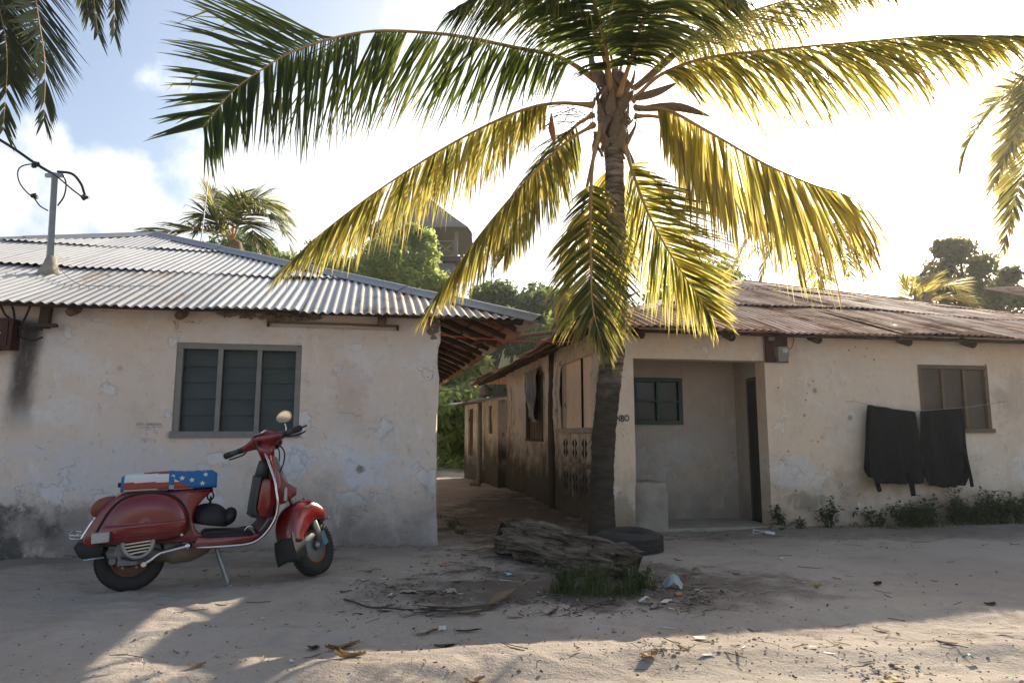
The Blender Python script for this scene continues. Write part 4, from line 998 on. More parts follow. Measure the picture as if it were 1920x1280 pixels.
# engine
eng = MB(); eng.ellipsoid((.02, -.09, .27), (.16, .07, .095), 22, 12, noise=.12, ns=4); eng.box((-.01, -.135, .222), (.115, .05, .062), jit=.006); eng.tube([(-.10, -.10, .22), (-.10, -.15, .22)], .022, 12)
eng.tube([(.19, -.05, .27), (.30, -.02, .30)], [.05, .04], 12); engine = eng.build('engine', ALU, sc, smooth=True, sharp=35)
fc = Spx(520, 925, .17); m = MB(); m.torus((fc[0], -.165, fc[2] + .01), .088, .016, n=32, m=8, flat=1.2); fan = m.build('fan_cover', STEEL, sc, smooth=True)
m = MB(); m.tube([(fc[0], -.155, fc[2] + .01), (fc[0], -.16, fc[2] + .01)], .08, 28); m.build('fan_recess', MATTE_BLACK, fan)
for k in range(6):
    dz = -.055 + k * .021; hw = math.sqrt(max(.0, .078 ** 2 - dz ** 2)); m = MB(); m.bar((fc[0] - hw, -.172, fc[2] + .01 + dz - .008), (fc[0] + hw, -.172, fc[2] + .01 + dz + .008), .012, .009); m.build('fin', CHROME, fan)
m = MB(); m.tube([(.13, -.03, .20), (.2, -.06, .225), (.26, -.07, .222), (.36, -.07, .23), (.46, -.05, .255), (.5, -.03, .26)], [.02, .045, .06, .06, .045, .02], 14, flat=.62, flatdir=(0, 1, 0)); m.build('exhaust', EXH, sc, smooth=True)
kp = [Spx(556, 1040, .24), Spx(600, 1015, .24), Spx(650, 978, .24), Spx(700, 962, .24), Spx(825, 930, .21)]
m = MB(); m.tube(cat_rom(kp, 20), .0105, 10); ks = m.build('kick_lever', CHROME, sc, smooth=True)
m = MB(); m.tube([kp[0] + (0, -.02, 0), kp[0] + (0, .02, 0)], .016, 12); m.build('lever_end', CHROME, ks, smooth=True, sharp=40)
m = MB(); m.ellipsoid(kp[-1], (.02, .016, .022), 12, 8); m.build('lever_boss', CHROME, ks, smooth=True)
for s_ in (-1, 1):
    g_ = float(gh(*(SR + shd * .6 + srt * (-s_) * .16)[:2])) - SR[2]
    m = MB(); m.tube(cat_rom([(.53, s_ * .10, .26), (.55, s_ * .12, .19), (.60, s_ * .16, .05), (.61, s_ * .165, g_ + .012)], 14), .0125, 10); sd_ = m.build('stand_leg', STEEL, sc, smooth=True)
    m = MB(); m.box((.612, s_ * .166, g_ + .008), (.045, .03, .02), jit=.003); m.build('stand_foot', STEEL, sd_)
# floor and leg shield as one pressed sheet
prof = cat_rom([(.36, .292), (.46, .292), (.58, .292), (.70, .296), (.775, .318), (.838, .38), (.888, .47), (.918, .56), (.928, .64), (.915, .73), (.885, .83), (.862, .91)], 44)
def half(t): 
    return np.interp(t, [0, .08, .3, .45, .55, .66, .8, .92, 1], [.16, .215, .23, .235, .245, .25, .225, .15, .08])
m = MB(); ringsA = []
for i, (x, z) in enumerate(prof):
    t = i / (len(prof) - 1); w = float(half(t)); row = []
    tx, tz = (prof[min(i + 1, 43)] - prof[max(i - 1, 0)]); L = math.hypot(tx, tz); nx_, nz_ = -tz / L, tx / L   # inner (rider) side
    for j in range(13):
        s = -1 + 2 * j / 12; curl = -.012 + .05 * (abs(s) ** 3) * sstep(.5, .75, t); row.append((x + nx_ * curl, s * w, z + nz_ * curl))
    for j in range(13):
        s = 1 - 2 * j / 12; curl = -.024 + .05 * (abs(s) ** 3) * sstep(.5, .75, t); row.append((x + nx_ * curl, s * w, z + nz_ * curl))
    ringsA.append(row)
m.loft(ringsA); shield = m.build('leg_shield', RED2, sc, smooth=True, sharp=50)
edge = np.array([r[0] for r in ringsA]); edge2 = np.array([r[12] for r in ringsA])
trim = np.vstack([edge, [(edge[-1][0] - .005, 0, edge[-1][2] + .03)], edge2[::-1]])
m = MB(); m.tube(cat_rom(trim[1:-1], 120), .009, 8); m.build('chrome_trim', CHROME, shield, smooth=True)
m = MB(); slab(m, np.array([(.37, .287), (.72, .291), (.785, .325), (.80, .352), (.74, .338), (.46, .340), (.40, .35)]), -.212, .212, .008); m.build('floor_board', RED, shield, smooth=True, sharp=40)
m = MB(); slab(m, np.array([(.40, .33), (.70, .335), (.76, .35), (.70, .365), (.58, .372), (.45, .375)]), -.09, .07, .01); m.build('floor_tunnel', MATTE_BLACK, shield, smooth=True, sharp=50)
for y in (-.19, -.15, -.11, .11, .15, .19):
    m = MB(); m.tube([(.47, y, .344), (.68, y, .344), (.755, y, .352)], .007, 6); m.build('floor_strip', MATTE_BLACK, shield, smooth=True)
m = MB(); V = []
for t in np.linspace(0, 1, 10):
    i = int(17 + t * 8); x, z = prof[i]
    for y in np.linspace(-.20, .20, 9): V.append((x - .022, y, z + .020))
m.add(V, [(r * 9 + c, r * 9 + c + 1, (r + 1) * 9 + c + 1, (r + 1) * 9 + c) for r in range(9) for c in range(8)]); m.build('footwell_mat', MAROON, shield, smooth=True)
m = MB(); m.tube(cat_rom([(.70, -.13, .345), (.715, -.14, .385), (.745, -.14, .392), (.78, -.13, .36)], 12), .007, 7); m.build('brake_pedal', CHROME, sc, smooth=True)
m = MB(); slab(m, np.array([(.865, .905), (.93, .77), (.985, .69), (1.062, .645), (1.064, .59), (.985, .535), (.935, .52), (.92, .62), (.9, .74)]), -.055, .055, .014); horn = m.build('horn_cover', RED2, sc, smooth=True, sharp=40)
m = MB()
for k in range(5): m.box((1.062, 0, .60 + k * .01), (.012, .07, .005))
m.build('horn_grille', MATTE_BLACK, horn)
m = MB(); q = Spx(1400, 610, .19); m.box((q[0] + .03, -.19, q[2]), (.02, .05, .09), jit=.003); m.build('front_indicator', LENS, sc); m = MB(); m.box((q[0] + .03, .19, q[2]), (.02, .05, .09), jit=.003); m.build('front_indicator', LENS, sc)
# glove box: red body with a grey lid
m = MB(); gb = np.array([(.80, .455), (.775, .52), (.80, .70), (.815, .722), (.90, .722), (.915, .60), (.895, .47), (.86, .44)]); slab(m, gb, -.15, .15, .016); glove = m.build('glove_box', RED2, sc, smooth=True, sharp=40)
m = MB(); gl = np.array([(.742, .485), (.772, .735), (.80, .735), (.795, .69), (.772, .52), (.785, .46)]); slab(m, gl, -.152, .152, .01); m.build('lid', GREYGREEN, glove, smooth=True, sharp=40)
m = MB(); m.box((.768, 0, .47), (.05, .26, .05), Matrix.Rotation(.3, 3, 'Y'), jit=.004); m.build('lid_base', MATTE_BLACK, glove)
m = MB(); m.tube([(.815, 0, .72), (.828, 0, .80), (.838, 0, .84)], [.052, .046, .044], 14); m.build('column_cover', GREYGREEN, sc, smooth=True)
# helmet hook
m = MB(); m.tube(cat_rom([(.475, 0, .655), (.455, 0, .60), (.475, 0, .575), (.497, 0, .60), (.485, 0, .64)], 18), .006, 7); m.build('bag_hook', MATTE_BLACK, sc, smooth=True)

# --- everything that steers, turned to the left about the raked column
AX0 = np.array([1.20, 0, .212]); ax = np.array([-.37, 0, .79]); ax /= np.linalg.norm(ax); STEER = R(43)
Ms = np.array(Matrix.Rotation(STEER, 3, Vector(ax)))
def steer(V): return (V - AX0) @ Ms.T + AX0
fwz = float(gh(*(SR + shd * 1.2)[:2])) - SR[2]; AXL = np.array([1.20, 0, .212 + fwz])
m = MB(); m.torus(AXL, .163, .046, n=48, m=14); wf = m.build('front_wheel', RUBBER, sc, smooth=True, xf=steer)
m = MB(); m.torus(AXL, .116, .012, n=36, m=8, flat=2.6); m.build('rim', RIMRED, wf, smooth=True, xf=steer)
m = MB(); m.tube([AXL + (0, -.035, 0), AXL + (0, -.022, 0), AXL + (0, .022, 0), AXL + (0, .035, 0)], [.055, .107, .107, .055], 30); m.build('hub', RIMGREY, wf, smooth=True, sharp=30, xf=steer)
m = MB()
for k in range(48):
    a = 2 * math.pi * k / 48
    for s_ in (-1, 1): m.box(AXL + (.207 * math.cos(a + .05 * s_), s_ * .02, .207 * math.sin(a + .05 * s_)), (.008, .03, .018), Matrix.Rotation(-a, 3, 'Y') @ Matrix.Rotation(s_ * .5, 3, 'X'))
m.build('tread', RUBBER, wf, xf=steer)
m = MB(); m.tube([AXL + (0, -.04, 0), AXL + (0, -.075, 0)], [.035, .03], 14); m.tube([AXL + (.01, -.07, .02), AXL + (-.01, -.075, .10), AXL + (-.035, -.075, .16), AXL + (-.055, -.06, .26)], [.02, .026, .026, .022], 12); m.build('fork_damper', STEEL, sc, smooth=True, xf=steer)
m = MB(); m.box(AXL + (.03, -.085, .045), (.045, .035, .10), Matrix.Rotation(-.35, 3, 'Y'), jit=.006); m.build('brake_arm', BLUEPAINT, sc, xf=steer)
m = MB(); m.tube(cat_rom([AXL + (.045, -.08, .07), AXL + (.06, -.08, .18), AXL + (.01, -.06, .28), AXL + (-.06, -.02, .36)], 14), .006, 6); m.build('brake_cable', WIRE, sc, smooth=True, xf=steer)
m = MB(); m.tube([AXL, AX0 + ax * .4, AX0 + ax * .72], [.026, .026, .026], 12); m.build('steering_column', STEEL, sc, smooth=True, xf=steer)
# mudguard: arch of U sections round the wheel
m = MB(); rings = []
for t in np.linspace(0, 1, 28):
    a = R(44 + 136 * t); w = .094 * min(1., (max(t, .0) / .16 + .10) ** .5) * (1 - .12 * sstep(.7, 1, t)); row = []
    c0 = np.array([1.175, 0, .235]); rad = .240 + .062 * math.sin(math.pi * min(1, t * 1.05)) ** .8 + .03 * t
    low = np.interp(t, [0, .08, .25, .5, .75, 1], [.86, .66, .50, .42, .46, .62])
    for j in range(17):
        b = math.pi * j / 16; cy = math.cos(b); q = abs(math.sin(b)) ** .55
        rr = rad * (low + (1 - low) * q); row.append((c0[0] + rr * math.cos(a), w * np.sign(cy) * abs(cy) ** .5, c0[2] + rr * math.sin(a)))
    rings.append(row)
m.loft(rings, caps=False, closed=False); mg = m.build('mudguard', RED, sc, smooth=True, xf=steer)
mo = mg.modifiers.new('thick', 'SOLIDIFY'); mo.thickness = .006
m = MB(); V = []
for r_ in range(8):
    for c_ in range(7):
        t = r_ / 7; s = -1 + c_ / 3; V.append((.905 + .035 * t + .05 * (1 - abs(s)) * -.3 - .012 * math.sin(t * 3), s * (.085 + .02 * t), .27 - .17 * t - .015 * abs(s)))
m.add(V, [(r * 7 + c, r * 7 + c + 1, (r + 1) * 7 + c + 1, (r + 1) * 7 + c) for r in range(7) for c in range(6)]); mf = m.build('mud_flap', RUBBER, mg, smooth=True, xf=steer)
m = MB(); slab(m, np.array([(.905, .30), (.91, .20), (.935, .11), (1.05, .13), (1.03, .26)]), -.082, -.074, .002); m.build('side_flap', RUBBER, mg, xf=steer)
mo = mf.modifiers.new('thick', 'SOLIDIFY'); mo.thickness = .005
m = MB(); m.tube(cat_rom([(1.33, -.085, .40), (1.36, -.055, .405), (1.372, 0, .405), (1.36, .055, .405), (1.33, .085, .40)], 14), .009, 8); m.build('guard_bumper', CHROME, mg, smooth=True, xf=steer)
# headset and bars
hc = np.array([.822, 0, .985]); m = MB(); rings = []
for y, rx, rzz, dz, dx in [(-.225, .020, .020, -.004, -.01), (-.16, .030, .028, .0, -.006), (-.11, .044, .040, .008, 0), (-.075, .066, .056, .014, .008), (-.045, .088, .066, .018, .016), (0, .098, .072, .02, .02), (.045, .088, .066, .018, .016), (.075, .066, .056, .014, .008), (.11, .044, .040, .008, 0), (.16, .030, .028, 0, -.006), (.225, .020, .020, -.004, -.01)]:
    rings.append([(hc[0] + dx + rx * math.cos(a) * (1.1 if math.cos(a) > 0 else .95), y, hc[2] + dz + rzz * math.sin(a)) for a in np.linspace(0, 2 * math.pi, 24, endpoint=False)])
m.loft(rings); m.tube([(.838, 0, .845), (.832, 0, .90), (.828, 0, .96)], [.046, .055, .075], 16); hs = m.build('headset', RED, sc, smooth=True, xf=steer)
m = MB(); m.tube([(.925, 0, 1.0), (.945, 0, 1.0)], [.066, .062], 24); m.build('headlight_ring', CHROME, hs, smooth=True, sharp=40, xf=steer)
m = MB(); m.ellipsoid((.943, 0, 1.0), (.016, .056, .056), 20, 10); m.build('headlight', LENS, hs, smooth=True, xf=steer)
m = MB(); m.box((.765, .0, 1.042), (.06, .11, .012), Matrix.Rotation(-.45, 3, 'Y'), jit=.002); m.build('speedometer', CHROME, hs, xf=steer)
m = MB(); m.tube([(.745, 0, .965), (.735, 0, .965)], .014, 12); m.build('key_switch', MATTE_BLACK, hs, xf=steer)
for s_ in (-1, 1):
    b0 = np.array([.812, s_ * .20, .981]); b1 = np.array([.792, s_ * .36, .975]); d_ = b1 - b0
    m = MB(); m.tube([b0, b0 + d_ * .25], [.022, .022], 12); m.build('switch_block', MATTE_BLACK, hs, smooth=True, sharp=40, xf=steer)
    m = MB(); P = [b0 + d_ * t for t in np.linspace(.25, 1, 12)]; m.tube(P, [.0200 + .0015 * (i % 2) for i in range(12)], 12); gp = m.build('grip', GREYGREEN, hs, smooth=True, xf=steer)
    m = MB(); m.tube([b1 - d_ * .35, b1 + d_ * .02], .0232, 12); m.build('grip_end', RUBBER, gp, xf=steer)
    m = MB(); m.tube(cat_rom([b0 + (.03, 0, -.012), b0 + d_ * .4 + (.058, 0, -.018), b0 + d_ * .9 + (.052, 0, -.02), b1 + (.045, s_ * .01, -.02)], 14), .006, 7); m.build('lever', MATTE_BLACK, hs, smooth=True, xf=steer)
m = MB(); m.tube([np.array([.79, -.37, .975]), np.array([.783, -.43, .973])], .007, 8); m.build('bar_end', MATTE_BLACK, hs, xf=steer)
m = MB(); m.tube(cat_rom([(.81, -.215, .99), (.812, -.22, 1.02), (.80, -.225, 1.055)], 8), .005, 7); mstem = m.build('mirror_stem', CHROME, hs, smooth=True, xf=steer)
mc = steer(np.array([[.80, -.225, 1.105]]))[0]
nd = np.array([-.50, -.78, -.22]); nd /= np.linalg.norm(nd); uu = np.cross((0, 0, 1.), nd); uu /= np.linalg.norm(uu); vv = np.cross(nd, uu)
tilt = R(24); uu, vv = uu * math.cos(tilt) + vv * math.sin(tilt), vv * math.cos(tilt) - uu * math.sin(tilt)
def oval(c, a, b, off, k=24): return [c + uu * a * math.cos(t) + vv * b * math.sin(t) * (1 + .12 * math.cos(t)) + nd * off for t in np.linspace(0, 2 * math.pi, k, endpoint=False)]
m = MB(); m.loft([oval(mc, .02, .015, -.03), oval(mc, .05, .032, -.018), oval(mc, .063, .043, 0), oval(mc, .063, .043, .004), oval(mc, .057, .037, .005)]); mh = m.build('mirror', CHROME, sc, smooth=True, sharp=50)
m = MB(); m.add(oval(mc, .056, .036, .0065), [tuple(range(24))]); m.build('mirror_glass', MIRROR, mh)
for dy, pts in ((.06, [(.86, .99), (.93, .94), (.945, .86), (.92, .76), (.90, .70)]), (-.05, [(.87, 1.0), (.955, .93), (.965, .84), (.93, .74)])):
    m = MB(); m.tube(cat_rom([(x, dy * (1 - .4 * i / 4), z) for i, (x, z) in enumerate(pts)], 16), .0055, 6); m.build('control_cable', WIRE, sc, smooth=True)
m = MB(); m.tube(cat_rom([(.10, -.13, .30), (.20, -.15, .27), (.29, -.13, .29), (.36, -.10, .30)], 12), .006, 6); m.build('gear_cable', WIRE, engine, smooth=True)
m = MB(); m.tube(cat_rom([(-.05, -.16, .24), (.03, -.17, .225), (.10, -.15, .24)], 10), .008, 7); m.build('fuel_pipe', RUBBER, engine, smooth=True)
# helmet hanging from the hook
hm = empty('helmet', SR + shd * .49 + np.array([0, 0, .35]), SH); tag(hm, 'black peaked helmet hanging under the scooter seat', 'helmet')
m = MB(); rings = []
for t in np.linspace(0, 1, 16):
    a = .04 + t * math.pi * .62; r_ = math.sin(a) ** .85; rings.append([(r_ * .128 * math.cos(b) - .012, r_ * .10 * math.sin(b), .205 - .105 * (1 - math.cos(a)) - .02 * math.cos(b) * t) for b in np.linspace(0, 2 * math.pi, 30, endpoint=False)])
m.loft(rings); sh_ = m.build('shell', MATTE_BLACK, hm, smooth=True)
m = MB(); m.ellipsoid((.118, 0, .105), (.052, .082, .062), 18, 12); V = np.concatenate(m.v); V[:, 2] += .25 * (V[:, 0] - .11); m.v = [V]; m.build('peak', MATTE_BLACK, hm, smooth=True)
m = MB(); m.tube(cat_rom([(-.02, -.02, .19), (-.015, -.01, .235), (-.012, 0, .25), (-.01, .01, .235), (-.01, .02, .19)], 14), .006, 6); m.build('strap', RUBBER, hm, smooth=True)
m = MB(); m.box((-.03, -.085, .09), (.02, .02, .02)); m.build('buckle', simple('brass', (.4, .28, .1), .4, .7), hm)

# ------------------------------------------------------------------ palms
def frond_mesh(parent, pts, lmax=.8, mat=PALM, npairs=95, start=.2, droop=1.0, spread=62., seed=0, tone0=.4, r0=.028, up_bias=.1, wid=.0108, hang_b=None, dead=0., hang=0., nseg=6, roll=0., dens=1., rachis_mat=None):
    rr = np.random.default_rng(seed); N = 40; npairs = int(npairs * dens)
    P = cat_rom(pts, N); T = np.gradient(P, axis=0); T /= np.linalg.norm(T, axis=1)[:, None]
    org = P[0].copy(); P = P - org
    s = np.linspace(0, 1, N); rad = r0 * (1 - .88 * s ** .8); rad[:3] *= np.array([1.7, 1.35, 1.12])
    m = MB(); m.tube(P, rad, 7, flat=.75); fr = m.build('frond', rachis_mat or PETIOLE, parent, smooth=True); fr.location = org - np.array(parent.location)
    # frame along the rachis
    Zw = np.array((0, 0, 1.)); S = np.cross(T, Zw); 
    for i in range(N):
        if np.linalg.norm(S[i]) < .12: S[i] = S[i - 1] if i else np.array((1., 0, 0))
        if i and np.dot(S[i], S[i - 1]) < 0: S[i] = -S[i]
        S[i] /= np.linalg.norm(S[i])
    Nn = np.cross(S, T)
    if roll: S, Nn = S * math.cos(roll) + Nn * math.sin(roll), Nn * math.cos(roll) - S * math.sin(roll)
    LV = []; LF = []; TN = []; nv = 0; vn_ = rr.random(64); gap = .10
    for side in (-1, 1):
        for k in range(npairs):
            u = start + (1 - start) * (k + rr.uniform(-.25, .25)) / npairs; u = min(max(u, start), .998)
            if rr.random() < .05 + dead * (.3 + .8 * max(0, (u - .6) / .4)) or vn_[k // 3 % 64] < gap: continue
            f = u * (N - 1); i = min(int(f), N - 2); f -= i
            p = P[i] * (1 - f) + P[i + 1] * f; t_ = T[i] * (1 - f) + T[i + 1] * f; sv = S[i] * side; nn = Nn[i]
            w_ = (u - start) / (1 - start)
            L = lmax * (.5 + .5 * sstep(0, .22, w_)) * (1 - .62 * sstep(.45, 1., w_)) * rr.uniform(.86, 1.1)
            ang = R(spread - 34 * w_ ** 1.3 + rr.normal(0, 4.5) + 5 * math.sin(k * .9 + seed) * rr.random()); up = up_bias + rr.normal(0, .07)
            hg = hang * (1 - .55 * sstep(.72, 1., w_)) * rr.uniform(.85, 1.1)
            if hang_b is not None and side > 0: hg = hang_b * (1 - sstep(.38, .66, w_))
            lat = sv * math.cos(up) * (1 - hg) + nn * math.sin(up) * (1 - hg) - Zw * hg; lat = lat - t_ * np.dot(lat, t_) * .6; lat /= np.linalg.norm(lat) + 1e-9
            d = math.cos(ang) * t_ + math.sin(ang) * lat; d /= np.linalg.norm(d)
            g = droop * rr.uniform(.75, 1.3) * (1.4 - .5 * w_)
            broken = rr.random() < .05 + dead * .3; bk = rr.uniform(.3, .7)
            tone = tone0 + rr.normal(0, .13) + (.25 if rr.random() < .12 else 0)
            w0 = np.cross(d, np.cross(t_, d)); wv = t_ - d * np.dot(t_, d); wv /= np.linalg.norm(wv) + 1e-9
            tw = rr.normal(0, .35); q = p.copy(); W = wid * rr.uniform(.8, 1.15)
            for j in range(nseg + 1):
                v = j / nseg
                wd = W * (min(1., .45 + v * 3.0) if v < .25 else (1 - ((v - .25) / .75) ** 1.6) ** .9 if v < 1 else 0.) + .0006
                b = np.cross(d, wv); ws = wv * math.cos(tw * v) + b * math.sin(tw * v)
                LV += [q - ws * wd - b * wd * .25, q + b * wd * .2, q + ws * wd - b * wd * .25]; tn = tone + .55 * max(0, v - .55) ** 1.2 + (.5 if broken and v > bk else 0); TN += [tn, tn - .08, tn]
                if j:
                    a = nv + (j - 1) * 3; LF += [(a, a + 1, a + 4, a + 3), (a + 1, a + 2, a + 5, a + 4)]
                q = q + d * (L / nseg)
                gg = g * .16 * (.35 + v) + (1.0 if broken and abs(v - bk) < .09 else 0)
                d = d + np.array((0, 0, -gg)); d /= np.linalg.norm(d); wv = wv - d * np.dot(wv, d); wv /= np.linalg.norm(wv) + 1e-9
            nv += 3 * (nseg + 1)
    lm = MB(); lm.add(LV, LF); lo = lm.build('leaflets', mat, fr, smooth=True, tone=TN); lo['kind'] = 'stuff'
    return fr
def trunk_tube(parent, pts, radii, mat, rings=90, sides=16, scar=.035):
    P = cat_rom(pts, rings); r = np.interp(np.linspace(0, 1, rings), np.linspace(0, 1, len(radii)), radii); z = np.linspace(0, rings / 4.4, rings)
    r = r * (1 + scar * (.35 + .65 * np.abs(fbm(z * .9, 3., 1., 2))) * (np.mod(z + .5 * fbm(z * .6, 1., 0., 2), 1.) - .5) * 2); m = MB(); m.tube(P, r, sides)
    V = np.concatenate(m.v); V = V + .008 * np.stack([fbm(V[:, 0] * 14, V[:, 1] * 14, V[:, 2] * 9, 3), fbm(V[:, 1] * 14 + 5, V[:, 0] * 14, V[:, 2] * 9, 3), 0 * V[:, 0]], 1); m.v = [V]
    return m.build('trunk', mat, parent, smooth=True)

D0 = 6.72
pbase = at(1129, 1017, D0); pbase[2] = float(gh(pbase[0], pbase[1])) - .03
palm = empty('coconut_palm', pbase); tag(palm, 'coconut palm with arching yellow-green fronds standing in the centre between the houses', 'palm tree')
tpx = [(1129, 960), (1129, 900), (1133, 800), (1144, 700), (1153, 620), (1156, 500), (1154, 400), (1152, 310), (1150, 250)]
tp = [np.zeros(3) - (0, 0, .05)] + [at(x, y, D0) - pbase for x, y in tpx]
trunk_tube(palm, tp, [.15, .122, .113, .110, .118, .12, .106, .098, .096, .098, .11], BARK, 220, 24, .05)
# crown heart: fibrous sheath and leaf bases
hp = at(1150, 205, D0) - pbase
m = MB(); m.tube(cat_rom([hp + (0, 0, -.45), hp + (0, 0, -.30), hp + (0, 0, -.12), hp + (0, 0, .05), hp + (0, 0, .3), hp + (0, 0, .55)], 30), np.interp(np.linspace(0, 1, 30), [0, .12, .3, .45, .7, 1], [.10, .118, .142, .145, .10, .04]), 26)
V = np.concatenate(m.v); dv = V - hp; dv[:, 2] = 0; dv /= np.linalg.norm(dv, axis=1)[:, None] + 1e-6; V += dv * (.045 * fbm(V[:, 0] * 11, V[:, 1] * 11, V[:, 2] * 5, 4))[:, None]; m.v = [V]; m.build('heart', BOOT, palm, smooth=True)
for k in range(44):
    a = k * 2.399 + .4; zz = -.42 + .019 * k; r_ = .115 + .03 * math.sin(k * 1.7); d = np.array((math.cos(a), math.sin(a), 0)); tg = np.array((-d[1], d[0], 0)) * random.uniform(-.1, .1)
    p0 = hp + d * r_ + (0, 0, zz); L_ = random.uniform(.12, .32); hangs = k % 3 == 0
    tip = p0 + d * random.uniform(.05, .12) + tg + (0, 0, -L_ * .8 if hangs else L_ * random.uniform(.5, 1.))
    m = MB(); m.tube(cat_rom([p0 + (0, 0, -.10 if not hangs else .08) - d * .03, p0 + d * .02, (p0 + tip) / 2 + d * .03, tip], 9), np.array([.03, .055, .062, .055, .045, .036, .028, .018, .006]) * random.uniform(.8, 1.2), 8, flat=.32, flatdir=d); m.build('leaf_base', BOOT, palm, smooth=True)
for k in range(70):
    a = random.uniform(0, 6.28); d = np.array((math.cos(a), math.sin(a), 0)); p0 = hp + d * .15 + (0, 0, random.uniform(-.3, .3)); L_ = random.uniform(.1, .3)
    if k == 0: fib = MB()
    fib.tube(cat_rom([p0, p0 + d * .08 + (0, 0, -.02), p0 + d * (.10 + .1 * random.random()) + (random.uniform(-.06, .06), 0, -L_)], 6), .0025, 4)
fo_ = fib.build('fibres', BOOT, palm); fo_['kind'] = 'stuff'
for pts in ([(1195, 165), (1250, 115), (1300, 68), (1338, 30)], [(1190, 185), (1235, 172), (1275, 153)], [(1195, 205), (1260, 200), (1300, 208), (1335, 220)], [(1125, 160), (1110, 120), (1112, 92)]):
    m = MB(); m.tube(cat_rom([at(x, y, D0 - .15) - pbase for x, y in pts], 10), np.array([.03, .05, .06, .062, .06, .055, .045, .033, .018, .003]), 8, flat=.6); m.build('spathe', BOOT, palm, smooth=True)
m = MB(); c = at(1034, 240, D0 - .3) - pbase; m.tube([c + (0, 0, .16), c + (0, 0, .08), c, c + (.02, 0, -.1), c + (.03, 0, -.15)], [.006, .035, .055, .045, .008], 10, flat=.6); HUSK = simple('orange_husk', (.42, .16, .06), .7, 0, .3, 12, .3); m.build('hanging_husk', HUSK, palm, smooth=True)
for k in range(14):
    a = at(1100 - random.uniform(0, 25), 205 + random.uniform(-10, 30), D0 - .2) - pbase; b = at(1000 + random.uniform(0, 60), 210 + random.uniform(-10, 45), D0 - .35) - pbase
    m = MB(); m.tube(cat_rom([a, (a + b) / 2 + (0, 0, .05), b], 7), .004, 5); m.build('flower_stalk', BOOT, palm)
def F_(pxs, deps):
    n = len(pxs); dd = np.interp(np.linspace(0, 1, n), np.linspace(0, 1, len(deps)), deps); return [at(x, y, d) for (x, y), d in zip(pxs, dd)]
ROLL1 = 1.25
